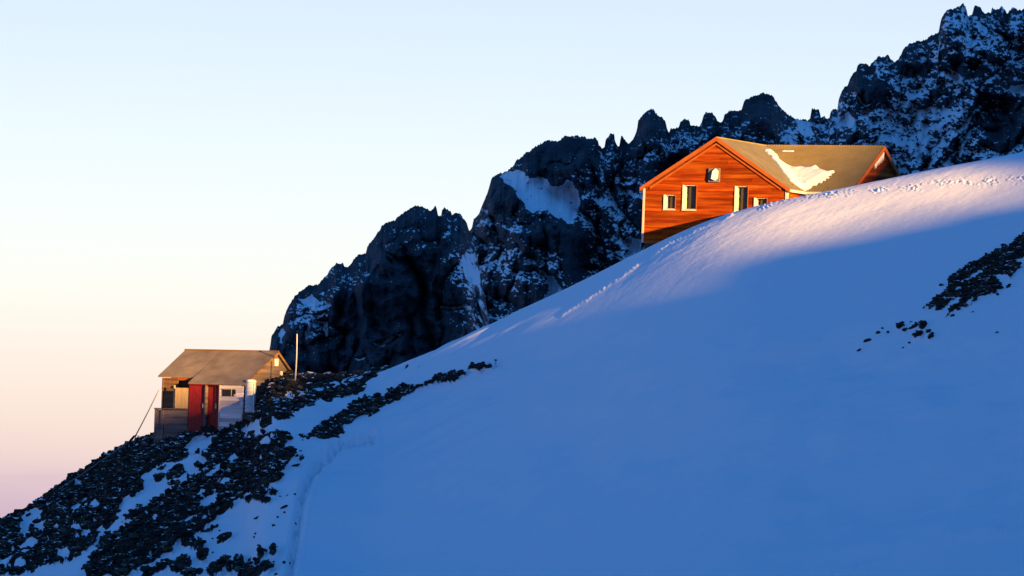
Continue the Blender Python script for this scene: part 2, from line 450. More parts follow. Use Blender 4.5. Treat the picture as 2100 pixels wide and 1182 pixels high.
def path_dist(px, py, pts):
    best = np.full(px.shape, 1e9); side = np.zeros(px.shape)
    for (ax, ay), (bx_, by) in zip(pts[:-1], pts[1:]):
        vx, vy = bx_ - ax, by - ay
        t = np.clip(((px - ax) * vx + (py - ay) * vy) / (vx * vx + vy * vy), 0, 1)
        dx, dy = px - (ax + t * vx), py - (ay + t * vy)
        d = np.hypot(dx, dy)
        k = d < best
        best[k] = d[k]
    return best

fx = np.concatenate([np.arange(-590, -160, 6.0), np.arange(-160, 2320, 2.0), np.arange(2320, 2960, 6.0)])
fy = np.concatenate([np.arange(256, 290, 0.25), np.arange(290, 322, 0.17), np.arange(322, 345, 0.10), np.arange(345, 352, 0.3), np.arange(352, 420, 1.5)])
GX, GY = np.meshgrid(fx, fy)
X = (GX - 1050) / F * GY
Z = height(X, GY)
PX, PY = proj(X, GY, Z)
RM = rock_mask(PX, PY)
RM = np.where(GY > DD.max() + 6, np.where(GX < 830, 1.0, 0.0), RM)
# relief
n_big = fbm(X / 9, GY / 9, 0.5, 3)
n_mid = fbm(X / 2.2 + GY / 5, GY / 1.6 - X / 6, 1.5, 3)
rip = fbm((X * 0.94 - GY * 0.34) / 0.55, (X * 0.34 + GY * 0.94) / 3.2, 4.5, 3)
n_str = fbm((X * 0.8 + GY * 0.6) / 14, (X * -0.6 + GY * 0.8) / 4.5, 2.7, 4, 0.55)
litz = np.clip((PX - 940) / 120, 0, 1) * np.clip((720 - PY) / 80, 0, 1)
snow_rel = (0.40 - 0.35 * litz) * n_big + (0.26 - 0.24 * litz) * n_str + (0.06 - 0.052 * litz) * n_mid
litband = np.clip((PX - 1150) / 150, 0, 1) * np.clip((640 - PY) / 60, 0, 1)
snow_rel = snow_rel + 0.0045 * rip * (0.25 + litband)
# trampled tracks
tr1 = path_dist(PX, PY, [(1560, 424), (1640, 407), (1760, 394), (1850, 384), (1950, 378), (2100, 367), (2300, 345)])
stp = fbm(PX / 6, PY / 3.2, 2.2, 3, 0.7)
w1 = np.clip(1 - tr1 / (9 + 5 * np.clip((PX - 1640) / 400, 0, 1)), 0, 1)
clus = np.clip(0.6 + 1.2 * fbm(PX / 34, PY / 14, 6.6, 2), 0, 1.3)
snow_rel += w1 * clus * np.maximum(stp + 0.05, -0.25) * 0.06
tr2 = path_dist(PX, PY, [(1150, 648), (1200, 618), (1260, 578), (1310, 541), (1370, 500), (1430, 470), (1500, 441)])
w2 = np.exp(-(tr2 / 3.5) ** 2)
snow_rel += w2 * np.clip(0.4 + 1.4 * fbm(PX / 60, PY / 60, 5.9, 2), 0, 1) * (0.05 + 0.04 * fbm(PX / 4, PY / 4, 5.2, 3))
tr3 = path_dist(PX, PY, [(760, 893), (700, 908), (655, 945), (632, 985), (618, 1030), (608, 1080), (600, 1130), (590, 1190)])
w3 = np.exp(-(tr3 / 9.0) ** 2)
snow_rel += w3 * (-0.40 + 0.36 * fbm(PX / 8, PY / 7, 8.2, 3)) + 0.06 * np.exp(-((tr3 - 16) / 7.0) ** 2)
tr4 = path_dist(PX, PY, [(1700, 1195), (1790, 1165), (1850, 1145), (1960, 1112), (2030, 1098), (2150, 1085)])
snow_rel += np.exp(-(tr4 / 7.0) ** 2) * (0.16 + 0.06 * fbm(PX / 18, PY / 12, 6.1, 2))
tr5 = path_dist(PX, PY, [(900, 900), (840, 940), (800, 985), (770, 1040)])
snow_rel += -0.05 * np.exp(-(tr5 / 22.0) ** 2)
sparse = fbm(PX / 6, PY / 5, 11.7, 2)

rk = 0.20 * fbm(X / 1.2, GY / 1.2, Z / 1.2, 5, 0.6, ridge=True) - 0.05
rk = rk * np.where((PX > 600) & (PY < 910), 0.4, 1.0)
Z2 = Z + snow_rel * (1 - 0.7 * RM) + RM * rk
ny, nx = GX.shape
idx = np.arange(ny * nx).reshape(ny, nx)
Q = np.stack([idx[:-1, :-1], idx[:-1, 1:], idx[1:, 1:], idx[1:, :-1]], -1).reshape(-1, 4)
slope = np_mesh('snow_slope', np.stack([X, GY, Z2], -1).reshape(-1, 3), Q, M_SLOPE, attrs={'rock': RM})
tag(slope, 'blue shaded snow slope rising to a sunlit crest below the huts', 'snow slope', kind='structure')

# the wide ground sheet below and around it, out to the horizon
gx = np.unique(np.concatenate([np.linspace(-400, 400, 161), np.sign(np.linspace(-1, 1, 81)) * np.abs(np.linspace(-1, 1, 81)) ** 3 * 40000]))
gy = np.unique(np.concatenate([np.linspace(1, 500, 126), 500 + np.linspace(0, 1, 40) ** 3 * 45000]))
AX, AY = np.meshgrid(gx, gy)
AV = 1050 + F * AX / AY
AZ = height(AX, AY) - 0.12 - 1.4 * np.clip((AV + 560) / 60, 0, 1) * np.clip((2900 - AV) / 60, 0, 1)
AX2, AY2 = np.meshgrid(gx, np.array([-6000.0, -1500, -500, -200, -60, -10]))
AZ2 = -3.2 - 0.0 * AX2 + np.clip(AX2, -2000, 2000) * 0.02
VV = np.stack([np.concatenate([AX2, AX]), np.concatenate([AY2, AY]), np.concatenate([AZ2, AZ])], -1)
ny, nx = VV.shape[:2]
idx = np.arange(ny * nx).reshape(ny, nx)
Q = np.stack([idx[:-1, :-1], idx[:-1, 1:], idx[1:, 1:], idx[1:, :-1]], -1).reshape(-1, 4)
grd = np_mesh('ground', VV.reshape(-1, 3), Q, M_SLOPE, attrs={'rock': np.clip(0.25 + 0.3 * fbm(VV[..., 0] / 60, VV[..., 1] / 60, 0.2, 3), 0, 0.45)})
tag(grd, 'snowy mountain ground running out to the horizon', 'ground', kind='structure')

# ------------------------------------------------------------------ the ridge out of frame that shades the slope
SH = Vector((-math.sin(SUN_AZ), math.cos(SUN_AZ)))      # horizontal direction in which sunlight travels
PR = Vector((math.cos(SUN_AZ), math.sin(SUN_AZ)))
TE = math.tan(SUN_EL)
Q0 = -60.0
prof_p = [-400, -100, 90, 148, 185, 189, 190.8, 192, 193, 194.5, 196, 199, 203.2, 205.4, 210.3, 218, 219.6, 221, 222.7, 224.4, 225.5, 228, 240, 260, 300, 450, 700, 1100, 1500, 2200]
prof_h = [-30, -30, -25, 39, 42.9, 44.2, 44.6, 44.6, 44.7, 45.6, 46.3, 46.8, 47.6, 49.0, 50.0, 51.6, 52.1, 53.2, 55.0, 56.1, 56.7, 58.5, 68, 85, 115, 165, 250, 360, 410, 390]
def shade_of(P):
    """(p, H): place across the light and shadow height a world point asks for"""
    q = P.x * SH.x + P.y * SH.y
    return P.x * PR.x + P.y * PR.y, P.z + TE * q
hp = np.unique(np.concatenate([np.linspace(-400, 2200, 131), np.linspace(150, 300, 200)]))
hH = np.interp(hp, prof_p, prof_h) - TE * Q0
hH = hH + 0.3 * fbm(hp / 5, 0.1, 0.2, 3) * np.clip(1 - np.abs(hp - 205) / 60, 0.3, 1) + 6 * fbm(hp / 60, 0.4, 0.2, 3) * np.clip((hp - 320) / 200, 0, 1)
rowsV = []
for t in np.linspace(-1, 1, 41):
    off = 90 * np.sign(t) * abs(t) ** 1.3
    fall = abs(t) ** 0.9
    zz = np.minimum(hH, hH * (1 - fall) - 5 * fall + fbm(hp / 25, t * 5, 0.7, 4) * 8 * min(1, abs(t) * 3) * np.clip((hp - 120) / 60, 0, 1))
    rowsV.append(np.stack([hp * PR.x + (Q0 + off) * SH.x, hp * PR.y + (Q0 + off) * SH.y, zz], -1))
VV = np.array(rowsV); ny, nx = VV.shape[:2]
idx = np.arange(ny * nx).reshape(ny, nx)
Q = np.stack([idx[:-1, :-1], idx[:-1, 1:], idx[1:, 1:], idx[1:, :-1]], -1).reshape(-1, 4)
hil = np_mesh('hills', VV.reshape(-1, 3), Q, M_CRAG, attrs={'rock': np.clip(0.5 + 0.5 * fbm(VV[..., 0] / 20, VV[..., 1] / 20, VV[..., 2] / 20, 3), 0, 1)})
tag(hil, 'rocky ridge behind the viewpoint that shades the lower slope', 'hills', kind='structure')

# ------------------------------------------------------------------ crags behind
RIDGE_L = [(470, 830), (500, 800), (530, 760), (545, 740), (552, 722), (557, 689), (563, 680), (570, 669), (574, 668), (580, 665), (583, 650), (593, 625), (604, 608), (615, 598), (631, 587), (653, 583), (660, 574), (671, 564), (676, 553), (689, 541), (695, 541), (698, 544), (702, 541), (704, 541), (707, 546), (717, 546), (724, 534), (735, 522), (750, 520), (753, 507), (764, 491), (772, 482), (780, 470), (784, 462), (799, 454), (808, 452), (822, 441), (838, 430), (848, 424), (857, 421), (875, 427), (882, 434), (888, 428), (892, 423), (895, 424), (898, 443), (905, 444), (905.8, 430), (912, 427), (925, 434), (926.5, 442), (934, 437), (944, 440), (951, 449), (956, 456), (961, 469), (972, 500), (985, 560), (1000, 640), (1010, 700), (1020, 760)]
RIDGE_M = [(880, 700), (930, 600), (950, 520), (960, 480), (968, 466), (971, 449), (975, 446), (981, 443), (985, 430), (994, 410), (998, 401), (1001, 390), (1008, 366), (1022, 357), (1039, 352), (1055, 338), (1058, 330), (1061, 326), (1066, 326), (1068, 323), (1078, 313), (1086, 312), (1097, 301), (1110, 295), (1122, 288), (1136, 290), (1148, 290), (1154, 282), (1159, 278), (1168, 281), (1181, 278), (1198, 281), (1212, 287), (1218, 283), (1222, 283), (1226, 290), (1229, 299), (1236, 303), (1240, 301), (1241, 290), (1246, 282), (1250, 276), (1255, 274), (1259, 273), (1261, 287), (1267, 303), (1271, 300), (1273, 281), (1279, 282.5), (1284, 291), (1289, 296), (1293, 290), (1299, 286), (1306, 266), (1309, 246), (1316, 238), (1323, 233), (1328, 226), (1334, 224), (1339, 225), (1350, 237), (1360, 244), (1366, 253), (1368, 266), (1372.5, 271), (1376, 264), (1380, 263.5), (1393, 261), (1394, 250), (1402, 245), (1414, 246), (1415, 257), (1426, 257), (1435, 260), (1438, 252), (1443, 237), (1447, 231), (1459, 231), (1467, 239), (1470, 247), (1481, 252), (1485, 237), (1496, 227), (1509, 228), (1521, 225), (1525, 213), (1530, 203), (1537, 201), (1545, 196), (1554, 195), (1564, 190), (1573, 193), (1582, 195), (1591, 207), (1600, 220), (1614, 233), (1628, 242), (1640, 246), (1665, 268), (1700, 310), (1740, 380)]
RIDGE_R = [(1540, 360), (1590, 300), (1615, 262), (1628, 248), (1640, 245), (1656, 246.5), (1662, 243), (1664, 221), (1671, 223.5), (1674, 226), (1677, 226), (1679, 223.5), (1684, 241), (1690, 239), (1699, 245), (1702, 241), (1703.5, 228), (1712, 223.5), (1718, 226), (1719, 208), (1723, 196), (1728, 184), (1733, 178), (1739, 174), (1745, 158), (1750, 151), (1756, 145), (1759, 134), (1767, 129), (1776, 131), (1783, 136), (1793, 125), (1803, 114), (1808, 118), (1813, 117), (1821, 113), (1825, 118), (1828, 123), (1835, 126), (1844, 120), (1852, 103), (1859, 95), (1866, 88), (1879, 86.5), (1898, 82), (1912, 72), (1926, 67), (1927, 53), (1930, 41), (1935, 28), (1942, 22), (1949, 17.5), (1952, 21), (1964, 14), (1975, 8), (1980, 15), (1985, 33), (1993, 31), (1999, 10), (2006, 12), (2010, 14), (2018, 27), (2032, 26), (2033, 16), (2041, 21), (2050, 19), (2054, 11), (2061, 20), (2066, 27), (2073, 20), (2080, 15), (2087, 21), (2100, 20), (2120, 10), (2150, 24), (2200, 5), (2300, 40)]
CRAG_SNOW = [
    [(1022, 363), (1055, 351), (1072, 352), (1078, 361), (1097, 366), (1114, 363), (1122, 373), (1134, 383), (1153, 383), (1164, 366), (1173, 379), (1188, 396), (1190, 418), (1181, 446), (1173, 461), (1148, 449), (1131, 438), (1117, 432), (1092, 438), (1080, 429), (1067, 407), (1055, 393), (1039, 377)],
    [(946, 524), (958, 518), (978, 524), (967, 541), (984, 558), (987, 599), (978, 587), (961, 581), (949, 561)],
    [(1108, 555), (1116, 550), (1122, 566), (1134, 564), (1150, 590), (1140, 606), (1119, 607), (1125, 578), (1116, 570), (1099, 561)],
    [(1265, 384), (1290, 388), (1304, 398), (1301, 412), (1287, 398)],
    [(1276, 493), (1290, 486), (1316, 492), (1316, 520), (1281, 527), (1290, 510)],
    [(613, 613), (640, 607), (652, 617), (640, 622), (640, 634), (622, 625)],
    [(631, 665), (635, 676), (637, 689), (625, 695), (628, 674)],
    [(622, 648), (650, 646), (668, 643), (650, 652)],
    [(640, 660), (668, 659), (670, 690), (666, 690), (664, 664), (640, 664)],
    [(765, 704), (795, 698), (823, 683), (824, 687), (800, 702), (775, 712)],
    [(726, 738), (750, 731), (752, 733), (730, 740)],
    [(570, 683), (578, 676), (582, 686), (576, 694), (582, 705), (574, 700)],
    [(898, 625), (926, 631), (964, 625), (966, 630), (930, 637), (900, 631)],
    [(1701, 263), (1721, 239), (1743, 232), (1749, 248), (1743, 261), (1716, 262)],
    [(1765, 228), (1791, 219), (1780, 237), (1765, 241)],
    [(1745, 195), (1763, 197), (1771, 212), (1789, 217), (1770, 216), (1760, 205)],
    [(2069, 184), (2085, 174), (2100, 169), (2160, 150), (2160, 195), (2100, 192), (2085, 190), (2080, 196)],
    [(1630, 245), (1655, 250), (1690, 253), (1690, 264), (1660, 260), (1668, 275), (1650, 285), (1640, 268)],
    [(1940, 140), (1965, 150), (1975, 168), (1960, 165)],
    [(1380, 290), (1395, 300), (1385, 306)], [(1225, 305), (1240, 322), (1245, 334), (1232, 324)],
]
# (cx, cy, rx, ry, how snowy)
DENS = [(1890, 275, 150, 75, .62), (1840, 330, 80, 40, .55), (1920, 190, 110, 60, .46), (2000, 120, 110, 80, .40), (2060, 330, 70, 30, .55), (1700, 290, 90, 40, .35),
        (1245, 460, 70, 90, .42), (1275, 380, 60, 60, .33), (1230, 500, 50, 50, .42), (1200, 330, 60, 40, .32), (1050, 500, 70, 50, .36), (1010, 560, 60, 60, .38), (960, 560, 40, 60, .40), (1090, 520, 60, 60, .34), (1000, 640, 60, 40, .33),
        (1380, 300, 60, 40, .34), (1560, 280, 90, 40, .28), (640, 650, 40, 50, .36), (700, 575, 60, 30, .14), (880, 480, 70, 50, .08), (1640, 280, 40, 30, .45), (1290, 510, 40, 30, .5), (1130, 570, 50, 40, .36)]
DARK = [(2045, 262, 55, 38, .5), (1770, 185, 60, 40, .3), (1880, 150, 40, 18, .3), (1740, 275, 40, 14, .4), (1160, 320, 90, 32, .4), (1130, 480, 60, 30, .3), (1030, 400, 30, 45, .4), (1180, 520, 30, 60, .4), (1570, 230, 50, 40, .25), (1985, 145, 40, 14, .3), (1335, 260, 40, 35, .25)]

def crag(name, ridge, y_top, lean, seed, base_d, label, amp=1.0):
    rx, ry = unroll(*np.array(ridge, float).T)
    vx = np.arange(rx[0], rx[-1], 1.6)
    top = np.interp(vx, rx, ry)
    top = top + 1.5 * fbm(vx / 9, 0.3, seed, 3, 0.6) + 1.4 * (2 * np.abs(vx / 4.1 + 0.8 * fbm(vx / 9, 0.2, seed, 2) - np.floor(vx / 4.1 + 0.8 * fbm(vx / 9, 0.2, seed, 2)) - 0.5) - 0.5) + 3.0 * (2 * np.abs(vx / 8.3 + fbm(vx / 15, 0.9, seed, 2) - np.floor(vx / 8.3 + fbm(vx / 15, 0.9, seed, 2)) - 0.5) - 0.5)
    # rows go down from the ridge in photo rows, to well below the snow crest
    bot = 60 + np.maximum(np.interp(vx, VX, CY), top + 60)
    nr = 330
    t = np.linspace(0, 1, nr) ** 1.15
    VXX = np.broadcast_to(vx, (nr, len(vx)))
    VYY = top[None, :] + t[:, None] * (bot - top)[None, :]
    h = (VYY - top[None, :]) / F * y_top                       # metres below the ridge
    xw = (VXX - 1050) / F * y_top
    zw = (HY - VYY) / F * y_top
    def fold(t): return 2 * np.abs(t - np.floor(t) - 0.5)
    wq = 0.9 * fbm(xw / 26, zw / 30, seed + 21, 3); wr = 0.7 * fbm(xw / 9, zw / 11, seed + 23, 3)
    facet = (4.5 * fold((xw + 0.28 * zw) / 19 + wq) + 2.6 * fold((0.92 * xw - 0.38 * zw) / 8.5 + wq + wr) + 1.9 * fold((0.35 * xw + zw) / 11 + wq)
             + 1.3 * fold((xw + 0.1 * zw) / 3.6 + wr) + 0.9 * fold((0.2 * xw + zw) / 3.1 + wr))
    crack = 4.0 * np.exp(-fold((xw + 0.28 * zw) / 19 + wq) / 0.10) + 2.6 * np.exp(-fold((0.92 * xw - 0.38 * zw) / 8.5 + wq + wr) / 0.12) + 1.2 * np.exp(-fold((xw + 0.1 * zw) / 3.6 + wr) / 0.18)
    facet = 1.7 * facet - crack
    but = fbm(xw / 22, zw / 45, seed, 5, 0.52, ridge=True)
    fine = fbm(xw / 5, zw / 6.5, seed + 3, 4, 0.6, ridge=True)
    blk = fbm(xw / 2.0, zw / 1.6, seed + 9, 3, 0.6)
    grow = np.clip(h / 6.0, 0, 1)
    px0, py0 = roll(VXX, VYY)
    fld = np.zeros(px0.shape)
    for P in CRAG_SNOW:
        fld = np.maximum(fld, inpoly(px0, py0, P))
    kk = np.ones(9) / 9
    for ax in (0, 1):
        fld = np.apply_along_axis(lambda a: np.convolve(a, kk, 'same'), ax, fld)
    facet = facet * (1 - 0.85 * fld); fine = fine * (1 - 0.85 * fld); blk = blk * (1 - 0.9 * fld); but = but * (1 - 0.35 * fld)
    hs = (VYY - smooth1(top, 14)[None, :]) / F * y_top
    y = y_top - lean * hs - amp * ((5 * but + facet) * grow + 1.7 * fine * (0.25 + 0.75 * grow) + 0.9 * blk)
    cs = np.cumsum(fld * np.gradient(hs, axis=0), axis=0)
    k2 = np.hanning(41); k2 /= k2.sum()
    cs = np.apply_along_axis(lambda a: np.convolve(np.pad(a, 20, mode='edge'), k2, 'valid'), 1, cs)
    y = y - 1.8 * cs      # the snowfields lie back at an easier angle
    px, py = roll(VXX, VYY)
    wx = px + 5 * fbm(px / 18, py / 18, seed, 3); wy = py + 5 * fbm(px / 18, py / 18, seed + 5, 3)
    dens = np.full(px.shape, base_d)
    for (a, b_, r1, r2, d) in DENS:
        dens = np.maximum(dens, base_d + (d - base_d) * np.clip(1.6 * np.exp(-(((px - a) / r1) ** 2 + ((py - b_) / r2) ** 2)), 0, 1))
    for (a, b_, r1, r2, d) in DARK:
        dens = dens - d * np.exp(-(((wx - a) / r1) ** 2 + ((wy - b_) / r2) ** 2) ** 2)
    dens = dens * np.clip(0.3 + h / 5.0, 0, 1)
    gr_ = -(np.gradient(y, axis=0) / np.maximum(np.gradient(h, axis=0), 1e-6))
    ledge = (gr_ - 1.1 * lean) / 2.2
    sp = fbm(px / 7.5 - py / 25, py / 5.5, seed + 1, 4, 0.7) * 0.42 + 0.22 * np.clip(ledge, -1, 1) + 0.20 * fbm(px / 46 + py / 90, py / 34, seed + 6, 2)
    snow = np.clip((sp + dens - 0.5) * 7 + 0.35, 0, 1)
    for P in CRAG_SNOW:
        snow = np.maximum(snow, inpoly(wx, wy, P) * (fbm(px / 7, py / 6, seed, 3) < 0.75))
    Xw, Zw = (VXX - 1050) / F * y, (HY - VYY) / F * y
    V = np.stack([Xw, y, Zw], -1)
    # the far side falls away behind the ridge
    back = [V[0] + np.array([0, d, -dz]) for d, dz in ((3, 1.0), (12, 12), (60, 60), (160, 140))]
    V = np.concatenate([np.array(back[::-1]), V]); snow = np.concatenate([np.full((4, len(vx)), 0.2), snow])
    ny, nx = V.shape[:2]
    idx = np.arange(ny * nx).reshape(ny, nx)
    Qd = np.stack([idx[:-1, :-1], idx[1:, :-1], idx[1:, 1:], idx[:-1, 1:]], -1).reshape(-1, 4)
    o = np_mesh(name, V.reshape(-1, 3), Qd, M_CRAG, attrs={'rock': 1 - snow})
    return tag(o, label, 'crag', kind='structure')

crag('crag', RIDGE_L, 1250.0, 0.8, 2.3, -0.14, 'dark rounded rock crag behind the small hut and mast')
crag('crag', RIDGE_M, 1420.0, 0.95, 5.1, 0.08, 'jagged middle crag with spires and a big snow patch behind the orange hut')
crag('crag', RIDGE_R, 1650.0, 1.05, 8.4, 0.22, 'highest crag speckled with snow behind the crest')

# ------------------------------------------------------------------ stones
def rock_variant(seed, sub=2):
    r = np.random.default_rng(seed)
    bm = bmesh.new()
    bmesh.ops.create_icosphere(bm, subdivisions=sub, radius=1.0)
    v = np.array([p.co for p in bm.verts]); f = np.array([[q.index for q in p.verts] for p in bm.faces])
    bm.free()
    for _ in range(9):                                   # flat cleaved faces
        n = r.normal(size=3); n /= np.linalg.norm(n)
        d = r.uniform(0.45, 0.8)
        k = v @ n - d
        v = v - np.maximum(k, 0)[:, None] * n
    v = v * r.uniform(0.7, 1.25, 3)
    return v, f
VAR1 = [rock_variant(s, 1) for s in range(14)]
VAR2 = [rock_variant(40 + s, 2) for s in range(10)]

def rots(n):
    q = rng.normal(size=(n, 4)); q /= np.linalg.norm(q, axis=1)[:, None]
    w, x, y, z = q.T
    return np.stack([1 - 2 * (y * y + z * z), 2 * (x * y - z * w), 2 * (x * z + y * w), 2 * (x * y + z * w), 1 - 2 * (x * x + z * z), 2 * (y * z - x * w),
                     2 * (x * z - y * w), 2 * (y * z + x * w), 1 - 2 * (x * x + y * y)], -1).reshape(n, 3, 3)

zf = Z2.ravel(); pxf, pyf, rmf = PX.ravel(), PY.ravel(), RM.ravel()
xf_, yf_ = X.ravel(), GY.ravel()
def scree(sel, n, smin, smax, label, cat='scree', big=0):
    cand = np.nonzero(sel & (rmf > 0.6) & (yf_ < 338))[0]
    pick = rng.choice(cand, min(n, len(cand)), replace=False)
    R = rots(len(pick))
    size = smin * (smax / smin) ** (rng.random(len(pick)) ** 2.2)
    size[:big] = rng.uniform(smax, smax * 1.55, big)
    tint = rng.random(len(pick)) ** 1.6
    Vs, Fs, Ts, o = [], [], [], 0
    var = rng.integers(0, len(VAR1), len(pick))
    for k in range(len(VAR1)):
        s = np.nonzero(var == k)[0]
        if not len(s): continue
        v, f = VAR1[k]
        base = np.stack([xf_[pick[s]], yf_[pick[s]], zf[pick[s]] + 0.18 * size[s]], -1)
        vv = np.einsum('nij,vj->nvi', R[s], v) * size[s][:, None, None] * np.array([1.1, 1, 0.7]) + base[:, None, :]
        Ts.append(np.repeat(tint[s], len(v)))
        Vs.append(vv.reshape(-1, 3)); Fs.append((f[None] + (np.arange(len(s)) * len(v))[:, None, None] + o).reshape(-1, 3)); o += len(s) * len(v)
    ob = np_mesh('scree', np.concatenate(Vs), np.concatenate(Fs), M_SCREE, smooth=False, attrs={'tint': np.concatenate(Ts)})
    return tag(ob, label, cat, kind='stuff')

lowleft = (pxf > -60) & (pxf < 620) & (pyf > 868)
scree(lowleft, 17000, 0.045, 0.25, 'dark scree covering the lower slope under the small hut', big=130)
scree((pxf > 490) & (pxf < 800) & (pyf < 876), 3600, 0.05, 0.26, 'dark scree heaped beside the gable of the small hut', big=40)
scree((pxf > 600) & (pxf < 1020) & (pyf < 910) & (pyf > 738) & ((pyf - 905) + (pxf - 610) * 0.44 > -22), 1300, 0.035, 0.13, 'narrow band of dark scree across the snow right of the small hut')
scree((pxf > 1820), 1800, 0.04, 0.17, 'patch of black scree showing through the snow below the orange hut')
def slope_point(px, py):
    """where the photo point lies on the slope"""
    i = np.argmin((pxf - px) ** 2 + (pyf - py) ** 2 + np.where(yf_ > 338, 1e6, 0))
    return Vector((xf_[i], yf_[i], zf[i]))

ROCK_ME = []
for k, (v, f) in enumerate(VAR2):
    me = bpy.data.meshes.new('rock')
    me.from_pydata([tuple(p) for p in v], [], [tuple(int(i) for i in q) for q in f])
    me.materials.append(M_ROCK)
    ROCK_ME.append(me)
def rock(px, py, rx, ry, label, group=None):
    P = slope_point(px, py)
    s = P.y / F
    o = bpy.data.objects.new('rock', ROCK_ME[random.randrange(len(ROCK_ME))])
    o.scale = (rx * s * 1.1, (rx + ry) * 0.55 * s, ry * s * 1.15)
    o.rotation_euler = (random.uniform(-.3, .3), math.radians(-22) if rx > ry * 1.4 else random.uniform(-.3, .3), random.uniform(-.3, .3))
    o.location = P + Vector((0, 0, 0.25 * ry * s))
    link(o)
    return tag(o, label, 'rock', group)

for px, py, rx, ry in [(0, 1078, 9, 8), (18, 1070, 9, 8), (38, 1068, 8, 6), (58, 1062, 7, 5), (76, 1047, 8, 9), (101, 1032, 9, 8), (122, 1013, 7, 6), (122, 1006, 6, 4), (133, 1001, 8, 6), (151, 993, 7, 5),
                       (171, 981, 10, 8), (180, 970, 9, 7), (196, 966, 10, 7), (212, 958, 8, 6), (228, 948, 9, 7), (247, 940, 9, 6), (272, 924, 10, 8), (288, 917, 9, 5), (304, 912, 8, 6)]:
    rock(px, py, rx, ry, 'dark rock standing on the left skyline of the scree ridge', 'rocks along the left skyline')
for px, py, rx, ry in [(548, 786, 7, 5), (560, 781, 8, 4), (575, 779, 8, 4), (590, 775, 8, 4), (630, 774, 8, 5), (652, 778, 9, 5), (676, 777, 7, 5), (612, 771, 7, 4), (702, 775, 8, 5), (728, 770, 7, 4)]:
    rock(px, py, rx, ry, 'rock on top of the heap between the small hut and the mast', 'rocks on the heap by the mast')
rock(545, 879, 14, 11, 'round dark boulder in the snow strip right below the small hut')
rock(460, 1109, 19, 7, 'long dark rock alone in the snow left of the foot track')
rock(582, 1041, 11, 4, 'thin tilted rock slab in the snow beside the foot track')
rock(534, 1127, 9, 10, 'upright dark rock near the bottom edge, taller of a pair by the foot track')
rock(560, 1123, 9, 7, 'tilted dark rock near the bottom edge, right one of a pair by the foot track')
rock(527, 1063, 8, 4, 'small flat rock in the open snow patch under the big scree mass')
rock(605, 955, 9, 4, 'flat rock at the right edge of the scree, top of the foot track')
rock(2045, 682, 5, 3, 'lone small stone in the snow below the black scree patch')
G = 'small stones poking out of the snow by the foot track'
for px, py, rx, ry in [(560, 1070, 4, 4), (570, 1056, 3, 2.5), (525, 1087, 4, 3), (522, 1093, 3, 2.5), (575, 1017, 3, 2.5), (588, 1018, 2, 2), (605, 1023, 3, 3), (608, 1061, 3, 4), (595, 1132, 3, 4), (583, 1143, 4, 4), (568, 1106, 3, 2),
                       (467, 1141, 3, 3), (607, 938, 7, 3), (619, 937, 3, 2), (617, 927, 3, 2), (566, 1168, 5, 3), (557, 1178, 5, 4), (583, 1049, 4, 3), (447, 1080, 3, 3), (450, 1093, 2.5, 2.5), (435, 1107, 3, 2), (436, 1132, 3, 2), (562, 1135, 4, 3)]:
    rock(px, py, rx, ry, 'small dark stone poking out of the snow by the foot track', G)
G = 'little stones trailing down from the black scree patch'
for px, py, rx, ry in [(1762, 708, 6, 3), (1780, 694, 9, 4), (1801, 680, 6, 4), (1810, 671, 3, 3), (1822, 677, 4, 3), (1865, 696, 4, 3), (1852, 704, 3, 2), (1955, 648, 6, 3), (1996, 641, 3, 2), (1868, 658, 4, 2), (1846, 669, 9, 4), (1893, 668, 8, 6), (1885, 684, 9, 4), (1912, 686, 5, 3)]:
    rock(px, py, rx, ry, 'little black stone in the snow trailing from the black scree patch', G)
G = 'dark stones in the snow gully of the scree'
for px, py, rx, ry in [(403, 940, 5, 4), (405, 966, 6, 4), (416, 971, 8, 4), (370, 967, 5, 3), (387, 990, 6, 3), (333, 968, 10, 3.5)]:
    rock(px, py, rx, ry, 'dark stone in the snow gully between two scree masses', G)
G = 'dark lumps at the foot of the snow gully'
for px, py, rx, ry in [(540, 1160, 12, 7), (490, 1152, 10, 8), (455, 1156, 12, 6), (415, 1140, 12, 8), (518, 1179, 16, 6), (435, 1173, 10, 9), (551, 1148, 8, 3)]:
    rock(px, py, rx, ry, 'dark lumpy rock near the bottom edge under the long lone rock', G)

